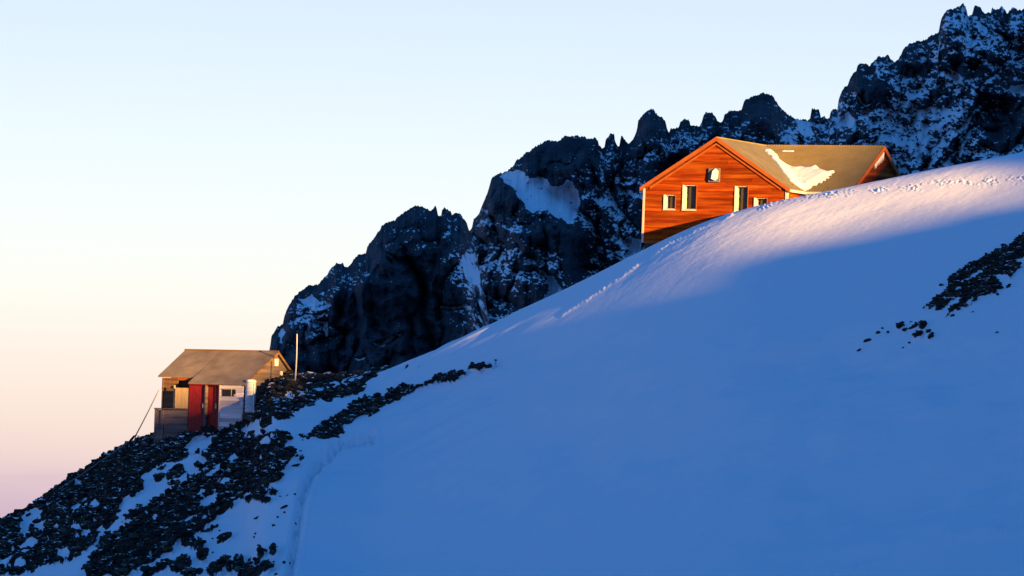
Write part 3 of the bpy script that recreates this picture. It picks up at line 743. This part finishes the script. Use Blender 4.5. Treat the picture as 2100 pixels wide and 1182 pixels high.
# ------------------------------------------------------------------ hut materials
def board_mat(name, c0, c1, c2, zscale, rough=0.7, row=None, z0=0.0, run=2.4):
    """weathered boards: tint changes board by board and streaks run along them"""
    m, n, l, b = mat(name)
    t = n.new('ShaderNodeTexCoord')
    mp_ = n.new('ShaderNodeMapping'); mp_.inputs['Scale'].default_value = (0.35, 0.35, zscale)
    l.new(t.outputs['Object'], mp_.inputs[0])
    z = n.new('ShaderNodeTexNoise'); z.inputs['Scale'].default_value = 1.0; z.inputs['Detail'].default_value = 6; z.inputs['Roughness'].default_value = 0.6
    l.new(mp_.outputs[0], z.inputs['Vector'])
    r = n.new('ShaderNodeValToRGB')
    e = r.color_ramp.elements
    e[0].position = 0.36; e[1].position = 0.66; e[0].color = (*c0, 1); e[1].color = (*c2, 1)
    q = e.new(0.5); q.color = (*c1, 1)
    l.new(z.outputs[0], r.inputs[0]); l.new(r.outputs[0], b.inputs['Base Color'])
    if row:
        sp = n.new('ShaderNodeSeparateXYZ'); l.new(t.outputs['Object'], sp.inputs[0])
        def mth(op, a, v=None, w=None):
            q_ = n.new('ShaderNodeMath'); q_.operation = op
            l.new(a, q_.inputs[0])
            for i_, vv in ((1, v), (2, w)):
                if vv is None: continue
                if isinstance(vv, (int, float)): q_.inputs[i_].default_value = vv
                else: l.new(vv, q_.inputs[i_])
            return q_.outputs[0]
        fl = mth('FLOOR', mth('MULTIPLY_ADD', sp.outputs['Z'], 1.0 / row, -z0 / row + 0.001))
        w1_ = n.new('ShaderNodeTexWhiteNoise'); w1_.noise_dimensions = '1D'; l.new(fl, w1_.inputs['W'])
        sg = mth('FLOOR', mth('MULTIPLY_ADD', sp.outputs['X'], 1.0 / run, mth('MULTIPLY', w1_.outputs[0], 7.0)))
        w2_ = n.new('ShaderNodeTexWhiteNoise'); w2_.noise_dimensions = '1D'; l.new(mth('MULTIPLY_ADD', sg, 13.7, fl), w2_.inputs['W'])
        f_ = mth('MULTIPLY_ADD', w2_.outputs[0], 0.70, 0.74)
        mm = n.new('ShaderNodeMix'); mm.data_type = 'RGBA'; mm.blend_type = 'MULTIPLY'; mm.inputs[0].default_value = 1
        cb = n.new('ShaderNodeCombineXYZ')
        for i_ in range(3): l.new(f_, cb.inputs[i_])
        l.new(r.outputs[0], mm.inputs[6]); l.new(cb.outputs[0], mm.inputs[7]); l.new(mm.outputs[2], b.inputs['Base Color'])
    b.inputs['Roughness'].default_value = rough; b.inputs['Specular IOR Level'].default_value = 0.06
    z2 = n.new('ShaderNodeTexNoise'); z2.inputs['Scale'].default_value = 6; z2.inputs['Detail'].default_value = 6
    l.new(mp_.outputs[0], z2.inputs['Vector'])
    bp = n.new('ShaderNodeBump'); bp.inputs['Distance'].default_value = 0.01; l.new(z2.outputs[0], bp.inputs['Height']); l.new(bp.outputs[0], b.inputs['Normal'])
    return m

def rib_mat(name, c0, c1, axis, per_m, rough=0.55, depth=0.005):
    """ribbed sheet roofing"""
    m, n, l, b = mat(name)
    t = n.new('ShaderNodeTexCoord'); s = n.new('ShaderNodeSeparateXYZ'); l.new(t.outputs['Object'], s.inputs[0])
    k = n.new('ShaderNodeMath'); k.operation = 'MULTIPLY'; l.new(s.outputs[axis], k.inputs[0]); k.inputs[1].default_value = 2 * math.pi * per_m
    w = n.new('ShaderNodeMath'); w.operation = 'SINE'; l.new(k.outputs[0], w.inputs[0])
    bp = n.new('ShaderNodeBump'); bp.inputs['Distance'].default_value = depth; l.new(w.outputs[0], bp.inputs['Height']); l.new(bp.outputs[0], b.inputs['Normal'])
    z = n.new('ShaderNodeTexNoise'); z.inputs['Scale'].default_value = 1.3; z.inputs['Detail'].default_value = 8; z.inputs['Roughness'].default_value = 0.65
    l.new(t.outputs['Object'], z.inputs['Vector'])
    r = n.new('ShaderNodeValToRGB'); r.color_ramp.elements[0].position = 0.3; r.color_ramp.elements[1].position = 0.72
    r.color_ramp.elements[0].color = (*c0, 1); r.color_ramp.elements[1].color = (*c1, 1)
    l.new(z.outputs[0], r.inputs[0]); l.new(r.outputs[0], b.inputs['Base Color'])
    b.inputs['Roughness'].default_value = rough; b.inputs['Specular IOR Level'].default_value = 0.08
    return m

M_WOOD = board_mat('varnished_boards', (0.12, 0.013, 0.0014), (0.20, 0.032, 0.002), (0.32, 0.076, 0.006), 5.0, row=0.17, z0=0.69)
M_TRIM = noise_mat('orange_trim', (0.27, 0.062, 0.008), (0.34, 0.09, 0.014), 3, rough=0.7, spec=0.2)
M_CREAM = noise_mat('cream_paint', (0.62, 0.55, 0.42), (0.74, 0.68, 0.55), 5, rough=0.7, spec=0.2)
M_WHITE = noise_mat('white_paint', (0.70, 0.70, 0.68), (0.80, 0.80, 0.78), 6, rough=0.6, spec=0.3)
M_PALE = noise_mat('pale_corner_paint', (0.55, 0.42, 0.36), (0.66, 0.52, 0.46), 6, rough=0.7, spec=0.2)
M_GREY = noise_mat('grey_casing', (0.10, 0.10, 0.11), (0.15, 0.15, 0.15), 6, rough=0.7)
M_GLASS, _n, _l, _b = mat('window_glass')
_b.inputs['Base Color'].default_value = (0.02, 0.016, 0.015, 1); _b.inputs['Roughness'].default_value = 0.08
M_ROOFY = rib_mat('sheet_roof_main', (0.13, 0.110, 0.065), (0.20, 0.168, 0.10), 'Y', 7.0)
M_ROOFX = rib_mat('sheet_roof_wing', (0.20, 0.145, 0.05), (0.29, 0.215, 0.085), 'X', 7.0)
M_FOUND = noise_mat('dark_foundation_stone', (0.03, 0.026, 0.022), (0.08, 0.065, 0.05), 4, rough=0.9, bump=0.03)
M_ROOFS = rib_mat('sheet_roof_small', (0.14, 0.108, 0.08), (0.26, 0.205, 0.15), 'X', 6.0, depth=0.002)
M_RED = noise_mat('red_door_paint', (0.20, 0.008, 0.006), (0.28, 0.014, 0.010), 4, rough=0.55)
M_WPLANK = board_mat('white_planks', (0.46, 0.40, 0.40), (0.58, 0.51, 0.50), (0.66, 0.60, 0.58), 8.0, row=0.205, z0=-0.35)
M_GPLANK = board_mat('grey_planks', (0.10, 0.075, 0.07), (0.16, 0.12, 0.11), (0.22, 0.17, 0.15), 6.0)
M_BROWN = board_mat('brown_boards', (0.10, 0.055, 0.03), (0.17, 0.09, 0.045), (0.24, 0.13, 0.065), 6.0)
M_YELL = noise_mat('pale_wood', (0.46, 0.30, 0.13), (0.58, 0.40, 0.18), 3, (6, 6, 0.6), rough=0.7)
M_STEEL = noise_mat('pole_paint', (0.42, 0.40, 0.38), (0.55, 0.52, 0.50), 4, rough=0.5)
M_WIRE = noise_mat('wire_steel', (0.16, 0.13, 0.12), (0.22, 0.18, 0.16), 4, rough=0.6)
M_TANK = noise_mat('tank_plastic', (0.45, 0.50, 0.55), (0.58, 0.62, 0.66), 3, rough=0.5)
M_DARK = noise_mat('dark_opening', (0.012, 0.010, 0.010), (0.03, 0.024, 0.02), 3, rough=0.8)

# ------------------------------------------------------------------ the orange hut
PHI = math.radians(26)
AP = at(1470, 284, 342.0)
HB = 5.9                                                     # apex height over the local origin
hut = empty('mountain_hut', AP - Vector((0, 0, HB)), -PHI, 'large orange timber hut with tan roof on the sunlit snow crest', 'hut')
HW, PIT, RJ, WL = 4.08, 0.622, 6.05, 6.55                   # half width at eaves, pitch, ridge junction, wing length
ZE = HB - PIT * HW
WX, WY = 3.92, 0.04                                          # wall half width, wall set back under the verge
OPEN = [(-2.75, -2.17, 2.33, 3.04), (-1.72, -1.02, 2.32, 3.54), (1.15, 1.80, 2.27, 3.51), (2.22, 2.86, 2.22, 2.93)]
# lapped boards around the window openings
bm = bmesh.new()
zc = sorted(set([round(0.69 + 0.17 * i, 3) for i in range(31)] + [v for o in OPEN for v in o[2:]]))
zc = [z for z in zc if z < HB - 0.22]
for z0, z1 in zip(zc[:-1], zc[1:]):
    zm = 0.5 * (z0 + z1)
    hw0 = min(WX, (HB - 0.12 - z0) / PIT); hw1 = min(WX, (HB - 0.12 - z1) / PIT)
    fr = ((z0 - 0.69) % 0.17) / 0.17
    spans = [(-1e9, 1e9)]
    for a, b_, c, d in OPEN:
        if c - 1e-6 <= zm <= d + 1e-6:
            spans = [s for (l_, r_) in spans for s in ((l_, min(r_, a)), (max(l_, b_), r_)) if s[1] - s[0] > 1e-3]
    for l_, r_ in spans:
        l0, r0, l1, r1 = max(l_, -hw0), min(r_, hw0), max(l_, -hw1), min(r_, hw1)
        if r0 <= l0: continue
        yb, yt = WY - 0.03 * (1 - fr), WY - 0.03 * (1 - min(1, (fr + (z1 - z0) / 0.17)))
        f0 = [(l0, yb, z0), (r0, yb, z0), (max(r1, l1), yt, z1), (l1, yt, z1)]
        prism(bm, f0, (0, 0.07, 0))
# the other walls
ZW = HB - PIT * WX - 0.12
bx(bm, -WX, -WX + 0.12, WY + 0.07, RJ + WX, 0.69, ZW)
bx(bm, WX - 0.12, WX, WY + 0.07, RJ - WX, 0.69, ZW)
bx(bm, WX, WL - 0.24, RJ - WX, RJ - WX + 0.12, 0.69, ZW)
bx(bm, -WX + 0.12, WL - 0.24, RJ + WX - 0.12, RJ + WX, 0.69, ZW)
prism(bm, [(WL - 0.12, RJ - WX, 0.69), (WL - 0.12, RJ + WX, 0.69), (WL - 0.12, RJ + WX, ZW), (WL - 0.12, RJ, HB - 0.12), (WL - 0.12, RJ - WX, ZW)], (-0.12, 0, 0))
prism(bm, [(-WX, RJ + WX, ZW), (WX, RJ + WX, ZW), (0, RJ + WX, HB - 0.12)], (0, -0.12, 0))
bx(bm, -WX + 0.2, WX - 0.2, 1.2, 1.25, 0.7, 3.7)               # a partition behind the windows
bm_obj('wall', bm, M_WOOD, hut)
bm = bmesh.new()
bx(bm, -WX + 0.06, WX - 0.06, WY + 0.1, RJ + WX - 0.1, -3.0, 0.69)
bx(bm, WX - 0.06, WL - 0.4, RJ - WX + 0.1, RJ + WX - 0.1, -2.5, 0.685)
bm_obj('foundation', bm, M_FOUND, hut)
# roof: main range and cross wing
def roof_part(name, faces, th, m, parent):
    bm = bmesh.new()
    for f in faces:
        prism(bm, [(x, y, z) for x, y, z in f], (0, 0, -th))
    return bm_obj(name, bm, m, parent)
def zmain(x): return HB + 0.05 - PIT * abs(x)
def zwing(y): return HB + 0.05 - PIT * abs(y - RJ)
YB = RJ + HW
roof_part('roof', [[(0, -0.05, zmain(0)), (HW, -0.05, zmain(HW)), (HW, RJ - HW, zmain(HW)), (0, RJ, zmain(0))],
                   [(0, -0.05, zmain(0)), (0, YB, zmain(0)), (-HW, YB, zmain(HW)), (-HW, -0.05, zmain(HW))],
                   [(0, RJ, zmain(0)), (HW, YB, zmain(HW)), (0, YB, zmain(0))]], 0.09, M_ROOFY, hut)
roof_part('roof', [[(0, RJ, zwing(RJ)), (HW, RJ - HW, ZE + 0.05), (WL, RJ - HW, ZE + 0.05), (WL, RJ, zwing(RJ))],
                   [(0, RJ, zwing(RJ)), (WL, RJ, zwing(RJ)), (WL, YB, ZE + 0.05), (HW, YB, ZE + 0.05)]], 0.09, M_ROOFX, hut)
bm = bmesh.new()
tube(bm, [(0, -0.08, HB + 0.05), (0, RJ, HB + 0.05)], 0.04, 6)
tube(bm, [(0, RJ, HB + 0.05), (WL + 0.03, RJ, HB + 0.05)], 0.04, 6)
bm_obj('ridge_cap', bm, M_ROOFX, hut)
for s in (-1, 1):
    bm = bmesh.new()
    prism(bm, [(0, -0.09, HB + 0.07), (s * (HW + 0.04), -0.09, ZE + 0.045), (s * (HW + 0.04), -0.09, ZE - 0.15), (0, -0.09, HB - 0.14)], (0, 0.04, 0))
    bm_obj('bargeboard', bm, M_TRIM, hut)
    bm = bmesh.new()                                          # inner trim against the boards
    prism(bm, [(0, WY - 0.06, HB - 0.22), (s * 3.6, WY - 0.06, HB - 0.22 - PIT * 3.6), (s * 3.6, WY - 0.06, HB - 0.34 - PIT * 3.6), (0, WY - 0.06, HB - 0.34)], (0, 0.03, 0))
    bm_obj('trim', bm, M_TRIM, hut)
    bm = bmesh.new()
    bx(bm, min(s * WX, s * (WX + 0.045)), max(s * WX, s * (WX + 0.045)), WY - 0.04, WY + 0.1, 0.62, ZW + 0.05)
    bx(bm, min(s * (WX - 0.07), s * WX), max(s * (WX - 0.07), s * WX), WY - 0.045, WY - 0.031, 0.62, ZW + 0.02)
    bm_obj('corner_trim', bm, M_PALE, hut)
    bm = bmesh.new()                                          # verge of the wing
    e0 = RJ + s * (HW + 0.03)
    prism(bm, [(WL + 0.01, RJ, HB + 0.07), (WL + 0.01, e0, ZE + 0.05), (WL + 0.01, e0, ZE - 0.17), (WL + 0.01, RJ, HB - 0.18)], (0.04, 0, 0))
    bm_obj('bargeboard', bm, M_TRIM, hut)
bm = bmesh.new()
bx(bm, -WX + 0.08, WX - 0.08, WY - 0.055, WY - 0.032, 0.60, 0.74)
bm_obj('sill_board', bm, M_TRIM, hut)
bm = bmesh.new()
tube(bm, [(HW + 0.05, -0.05, ZE - 0.06), (HW + 0.05, RJ - HW - 0.05, ZE - 0.06)], 0.07, 8)
tube(bm, [(HW + 0.05, RJ - HW - 0.05, ZE - 0.06), (WL, RJ - HW - 0.05, ZE - 0.06)], 0.07, 8)
bm_obj('gutter', bm, M_CREAM, hut)
for (a, b_, c, d) in OPEN:
    bm = bmesh.new(); bx(bm, a + 0.05, b_ - 0.05, WY + 0.40, WY + 0.42, c + 0.05, d - 0.05)
    w = bm_obj('window', bm, M_GLASS, hut)
    bm = bmesh.new()
    t = 0.022
    for x0, x1, z0, z1 in ((a, a + t, c, d), (b_ - t, b_, c, d), (a + t, b_ - t, d - t, d), (a + t, b_ - t, c, c + t)):
        bx(bm, x0, x1, WY + (0.012 if (x0 > a + 0.1 or z0 > c + 0.1) and x0 != a else -0.034), WY + 0.44, z0, z1)
    bx(bm, a - 0.06, a - 0.001, WY - 0.055, WY - 0.031, c - 0.05, d + 0.01)
    bm_obj('frame', bm, M_CREAM, w)
    bm = bmesh.new()
    bx(bm, b_ + 0.001, b_ + 0.035, WY - 0.05, WY - 0.031, c - 0.05, d + 0.01)
    bm_obj('casing', bm, M_TRIM, w)
    bm = bmesh.new()
    bx(bm, a - 0.06, b_ + 0.03, WY - 0.09, WY - 0.057, c - 0.06, c - 0.02)
    bm_obj('sill', bm, M_CREAM, w)
bm = bmesh.new()                                              # white hatch box high on the gable
bx(bm, -0.36, 0.24, WY - 0.10, WY + 0.05, 3.70, 4.40)
hb = bm_obj('vent_box', bm, M_GREY, hut)
bm = bmesh.new()
prism(bm, [(-0.16, WY - 0.125, 3.86), (0.04, WY - 0.125, 3.78), (0.17, WY - 0.125, 3.90), (0.18, WY - 0.125, 4.26), (0.06, WY - 0.125, 4.37), (-0.10, WY - 0.125, 4.24)], (0, -0.10, 0))
bm_obj('vent_cover', bm, M_WHITE, hb)
for k in range(7):
    bm = bmesh.new()
    d = -0.15 - 0.17 * k
    lng = 0.42 - 0.03 * k + random.uniform(-.06, .06)
    tube(bm, [(WL + 0.03, RJ + d, HB - 0.18 + PIT * d), (WL + 0.03, RJ + d, HB - 0.18 + PIT * d - lng)], [0.055, 0.012], 7)
    bm_obj('icicle', bm, M_WHITE, hut)

# snow left on the roof
def hut_ray(px, py):
    """photo point -> local x, y on the hut's roof planes"""
    Rz = Matrix.Rotation(PHI, 3, 'Z')
    o = Rz @ (Vector((0, 0, 0)) - (AP - Vector((0, 0, HB)))); d = Rz @ at(px, py, 1.0)
    best = None
    t1 = (HB + 0.05 - PIT * RJ - o.z + PIT * o.y) / (d.z - PIT * d.y)      # z = HB+.05 - PIT (RJ - y)
    t2 = (HB + 0.05 - o.z - PIT * o.x) / (d.z + PIT * d.x)                # z = HB+.05 - PIT x
    P1, P2 = o + d * t1, o + d * t2
    return P1 if P1.z >= zmain(P1.x) - 1e-6 else P2
def roof_snow(poly, th, label):
    P = np.array([hut_ray(*p)[:2] for p in poly])
    s = 0.05
    gx_ = np.arange(P[:, 0].min() - s, P[:, 0].max() + s, s); gy_ = np.arange(P[:, 1].min() - s, P[:, 1].max() + s, s)
    A, B = np.meshgrid(gx_, gy_)
    ins = inpoly(A, B, P)
    d = np.full(A.shape, 9.0)
    for i in range(len(P)):
        d = np.minimum(d, path_dist(A, B, [tuple(P[i]), tuple(P[(i + 1) % len(P)])]))
    zt = np.maximum(HB + 0.05 - PIT * np.abs(A), HB + 0.05 - PIT * np.abs(B - RJ))
    zt = zt + np.where(ins, 0.03 + th * np.minimum(1, d / 0.35) ** 0.6 + 0.012 * fbm(A * 4, B * 4, 0.3, 2), -0.03)
    keep = np.zeros(A.shape, bool); keep[:-1, :-1] = ins[:-1, :-1] | ins[1:, :-1] | ins[:-1, 1:] | ins[1:, 1:]
    idx = np.arange(A.size).reshape(A.shape)
    j, i = np.nonzero(keep)
    ok = (j < A.shape[0] - 1) & (i < A.shape[1] - 1); j, i = j[ok], i[ok]
    Qd = np.stack([idx[j, i], idx[j, i + 1], idx[j + 1, i + 1], idx[j + 1, i]], -1)
    used, inv = np.unique(Qd, return_inverse=True)
    V = np.stack([A, B, zt], -1).reshape(-1, 3)[used]
    o = np_mesh('snow_patch', V, inv.reshape(-1, 4), M_SNOW)
    o.matrix_world = Matrix.Translation(AP - Vector((0, 0, HB))) @ Matrix.Rotation(-PHI, 4, 'Z')
    return tag(o, label, 'snow')
roof_snow([(1568, 308), (1578, 306), (1585, 311), (1593, 318), (1597, 327), (1613, 338), (1626, 344), (1643, 343), (1652, 345), (1660, 344), (1673, 340), (1681, 348), (1688, 350), (1697, 353), (1710, 351), (1711, 354), (1703, 357),
           (1706, 361), (1697, 361), (1700, 366), (1692, 366), (1693, 371), (1685, 371), (1686, 376), (1677, 375), (1674, 381), (1668, 380), (1663, 386), (1653, 391), (1640, 385), (1621, 371), (1607, 355), (1593, 336), (1579, 319)], 0.16,
          'wedge of bright snow lying in the roof valley of the orange hut')
roof_snow([(1603, 309), (1628, 309.5), (1629, 311.5), (1604, 312)], 0.0, 'thin streak of snow near the ridge of the orange hut')

# ------------------------------------------------------------------ the small hut
PSI = math.radians(30)
A2 = at(500, 785, 330.0)
H0 = 2.2                                                      # front eave above local origin
sm = empty('small_hut', A2 - Vector((0, 0, H0)), -PSI, 'small weathered hut with red doors and rusty tan roof on the scree ridge', 'hut')
SX, RY, RZ, BY = -5.27, 2.84, H0 + 1.62, 5.6                  # left end, ridge depth, ridge height, back eave depth
zf_ = lambda y: H0 + (RZ - H0) * y / RY
zb_ = lambda y: RZ - 0.70 * (y - RY)
NX, NY = -3.10, 0.5
roof_part('roof', [[(NX, -0.12, H0 - 0.05), (0.14, -0.12, H0 - 0.05), (0.14, RY, RZ), (NX, RY, RZ)],
                   [(SX, NY, H0 + 0.26), (NX, NY, zf_(NY) - 0.03), (NX, RY, RZ), (SX, RY, RZ - 0.02)],
                   [(SX, RY, RZ), (0.14, RY, RZ), (0.14, BY, zb_(BY)), (SX, BY, zb_(BY))]], 0.07, M_ROOFS, sm)
bm = bmesh.new()
tube(bm, [(SX, RY, RZ), (0.15, RY, RZ)], 0.05, 6)
bm_obj('ridge_cap', bm, M_BROWN, sm)
bm = bmesh.new()                                              # plank front, right bay (lapped)
for i in range(12):
    z0, z1 = -0.35 + 0.205 * i, -0.35 + 0.205 * (i + 1)
    prism(bm, [(-1.30, -0.045, z0), (0, -0.045, z0), (0, -0.02, z1), (-1.30, -0.02, z1)], (0, 0.09, 0))
bm_obj('front_wall', bm, M_WPLANK, sm)
bm = bmesh.new()                                              # gable end facing the slope
prism(bm, [(0, 0.05, -1.2), (0, 5.4, -1.2), (0, 5.4, zb_(5.4) - 0.1), (0, RY, RZ - 0.1), (0, 0.05, H0 - 0.12)], (-0.1, 0, 0))
bm_obj('gable_wall', bm, M_GPLANK, sm)
bm = bmesh.new()                                              # left end, back and the porch back wall
bx(bm, -5.15, -5.05, 1.5, 5.4, -0.8, H0 + 0.6)
bx(bm, -5.05, -0.1, 5.3, 5.4, -1.2, zb_(5.4) - 0.1)
bx(bm, -5.05, -3.14, 1.9, 2.0, -0.8, H0 + 0.9)
bx(bm, -3.16, -3.08, 0.05, 1.9, -0.8, H0 - 0.06)
bm_obj('wall', bm, M_BROWN, sm)
bm = bmesh.new()
for i in range(7):
    bx(bm, -4.86 + 0.115 * i, -4.86 + 0.115 * i + 0.108, 0.44 + 0.004 * (i % 2), 0.48, 0.75, H0 + 0.14)
bx(bm, -4.96, -4.87, 0.40, 0.50, 0.7, H0 + 0.15)
bm_obj('porch_screen', bm, M_BROWN, sm)
bm = bmesh.new()
for i in range(4):
    bx(bm, -3.92 + 0.19 * i, -3.92 + 0.19 * i + 0.183, 0.0 + 0.006 * (i % 2), 0.04, 0.89, 1.88)
bm_obj('shutter', bm, M_YELL, sm)
bm = bmesh.new(); bx(bm, -4.08, -4.02, 0.10, 0.16, 0.75, 2.0)
bm_obj('post', bm, M_YELL, sm)
bm = bmesh.new(); bx(bm, -5.0, -3.12, 0.52, 0.58, H0 + 0.06, H0 + 0.17)
bm_obj('fascia', bm, M_TRIM, sm)
bm = bmesh.new()                                              # low plank wall under the porch
for i in range(5):
    z0 = -1.0 + 0.36 * i
    prism(bm, [(-4.98, 0.0, z0), (-3.16, 0.0, z0), (-3.16, 0.02, min(z0 + 0.35, 0.80)), (-4.98, 0.02, min(z0 + 0.35, 0.80))], (0, 0.08, 0))
bx(bm, -5.06, -4.985, -0.02, 1.3, -1.0, 0.82)
bx(bm, -4.68, -4.52, -0.05, -0.002, -1.0, 0.78)
bx(bm, -5.08, -3.14, -0.06, 0.14, 0.825, 0.88)
bx(bm, -4.98, -3.14, 0.12, 1.85, 0.68, 0.74)
bm_obj('porch_wall', bm, M_GPLANK, sm)
def door(x0, x1, y, z0, z1, hx):
    bm = bmesh.new(); n = 5; w = (x1 - x0) / n
    for i in range(n):
        bx(bm, x0 + w * i, x0 + w * (i + 1) - 0.008, y + 0.004 * (i % 2), y + 0.05, z0, z1)
    d = bm_obj('door', bm, M_RED, sm)
    bm = bmesh.new(); tube(bm, [(hx, y - 0.05, 0.95), (hx, y - 0.05, 1.12)], 0.02, 6); bx(bm, hx - 0.03, hx + 0.03, y - 0.03, y - 0.002, 0.92, 1.15)
    bm_obj('handle', bm, M_STEEL, d)
door(-3.09, -2.14, -0.02, -0.5, 2.06, -2.26)
door(-2.08, -1.36, 0.12, -0.5, 2.06, -1.62)
bm = bmesh.new(); bx(bm, -2.138, -2.085, -0.12, 0.10, -0.5, 2.03)
bm_obj('post', bm, M_GPLANK, sm)
bm = bmesh.new(); bx(bm, -1.36, -1.29, -0.062, -0.046, -0.4, 2.08)
bm_obj('post', bm, M_PALE, sm)
bm = bmesh.new(); bx(bm, -3.08, -1.34, -0.09, -0.065, 2.04, 2.14)
bm_obj('lintel', bm, M_RED, sm)
bm = bmesh.new(); bx(bm, -1.18, -0.42, -0.06, -0.035, 1.52, 1.86)
w = bm_obj('window', bm, M_DARK, sm)
bm = bmesh.new()
bx(bm, -1.20, -0.40, -0.07, -0.062, 1.86, 1.90); bx(bm, -0.66, -0.63, -0.07, -0.062, 1.53, 1.86); bx(bm, -0.5, -0.38, -0.068, -0.0615, 1.53, 1.62)
bm_obj('frame', bm, M_PALE, w)
bm = bmesh.new(); bx(bm, 0.002, 0.05, 2.72, 3.02, H0 + 0.92, H0 + 1.26)
w = bm_obj('window', bm, M_WHITE, sm)
bm = bmesh.new(); bx(bm, 0.002, 0.05, 3.25, 3.45, H0 + 0.48, H0 + 0.68)
bm_obj('vent', bm, M_WHITE, sm)
for s, y1, z1 in ((0, -0.12, H0 - 0.05), (1, BY, zb_(BY))):
    bm = bmesh.new()
    prism(bm, [(0.141, RY, RZ + 0.01), (0.141, y1, z1 + 0.01), (0.141, y1, z1 - 0.12), (0.141, RY, RZ - 0.13)], (0.03, 0, 0))
    bm_obj('bargeboard', bm, M_BROWN, sm)

# water barrel on the corner, standing on the rocks
def to_small(x, y, z):
    return Matrix.Translation(A2 - Vector((0, 0, H0))) @ Matrix.Rotation(-PSI, 4, 'Z') @ Vector((x, y, z))
B0 = to_small(0.31, 0.16, 0.75)
tk = empty('water_barrel', B0, 0, 'pale ribbed water barrel at the corner of the small hut', 'barrel')
bm = bmesh.new()
pf = [(0.24, 0.0)]
for i in range(7):
    z = 0.04 + 0.19 * i
    pf += [(0.25, z), (0.268, z + 0.03), (0.268, z + 0.07), (0.25, z + 0.10)]
pf += [(0.25, 1.42), (0.22, 1.47)]
lathe(bm, (0, 0, 0), pf); bm_obj('barrel_body', bm, M_TANK, tk, True)
bm = bmesh.new(); lathe(bm, (0, 0, 0), [(0.262, 1.475), (0.262, 1.54), (0.20, 1.60), (0.06, 1.62)]); bm_obj('lid', bm, M_WHITE, tk, True)
bm = bmesh.new(); tube(bm, [(0.17, -0.22, 0), (0.17, -0.22, 1.45)], 0.03, 8); bm_obj('pipe', bm, M_WHITE, tk)
bm = bmesh.new(); lathe(bm, (0, 0, -0.9), [(0.34, 0), (0.32, 0.9)]); bm_obj('pedestal', bm, M_FOUND, tk)

# mast
mp0, mp1 = at(604.5, 790, 330.5), at(609, 685, 330.5)
o = None
bm = bmesh.new()
N = 8
tube(bm, [mp0.lerp(mp1, i / N) - mp0 + Vector((0.03 * math.sin(i / N * 3.1), 0, 0)) for i in range(N + 1)], [0.042 - 0.018 * i / N for i in range(N + 1)], 8)
o = bm_obj('mast', bm, M_STEEL, None, True); o.location = mp0
tag(o, 'thin pale mast standing on the rock heap right of the small hut', 'mast')

# guy wires
def wire(pts, y, r, label, buckle=None):
    P = [at(a, b_, y) for a, b_ in pts]
    bm = bmesh.new()
    full = []
    for a, b_ in zip(P[:-1], P[1:]):
        full += [a.lerp(b_, t) + Vector((0, 0, -0.03 * 4 * t * (1 - t))) for t in np.linspace(0, 1, 6)[:-1]]
    full.append(P[-1])
    tube(bm, [p - P[0] for p in full], r, 6)
    o = bm_obj('guy_wire', bm, M_WIRE, None, True); o.location = P[0]
    tag(o, label, 'wire', 'guy wires of the small hut')
    if buckle:
        a, b_ = at(*buckle[0], y) - P[0], at(*buckle[1], y) - P[0]
        bm = bmesh.new(); tube(bm, [a, a.lerp(b_, .2), a.lerp(b_, .8), b_], [0.02, 0.06, 0.06, 0.02], 8)
        bm_obj('turnbuckle', bm, M_DARK, o, True)
wire([(326, 800), (279, 893), (272, 918)], 333.0, 0.022, 'steep guy wire from the left eave of the small hut', ((284, 895), (276, 914)))
wire([(322, 808), (279, 892), (264, 906), (205, 947), (150, 984), (120, 1004)], 332.6, 0.03, 'long guy wire running from the small hut down along the skyline', ((277, 893), (265, 907)))
wire([(279, 893), (300, 896), (322, 899)], 332.8, 0.012, 'short flat guy wire into the porch wall of the small hut')

import os
if os.environ.get('DBG'):
    for nm, (px, py) in dict(A=(1700, 490), E=(1500, 560), D=(2100, 400), B=(1170, 640), foot=(2060, 370), crestR=(2095, 318), strip1=(640, 850), strip2=(610, 868), heap=(600, 800)).items():
        print(nm, [round(v, 2) for v in shade_of(slope_point(px, py))])
    for nm, (px, py, y) in dict(C1=(390, 830, 331.5), C2=(560, 740, 333), C3=(500, 783, 330), hut_l=(1330, 490, 343.5), hut_r=(1500, 432, 341.5), w1=(1690, 390, 342), w2=(1800, 338, 343), apx=(1470, 284, 342)).items():
        print(nm, [round(v, 2) for v in shade_of(at(px, py, y))])
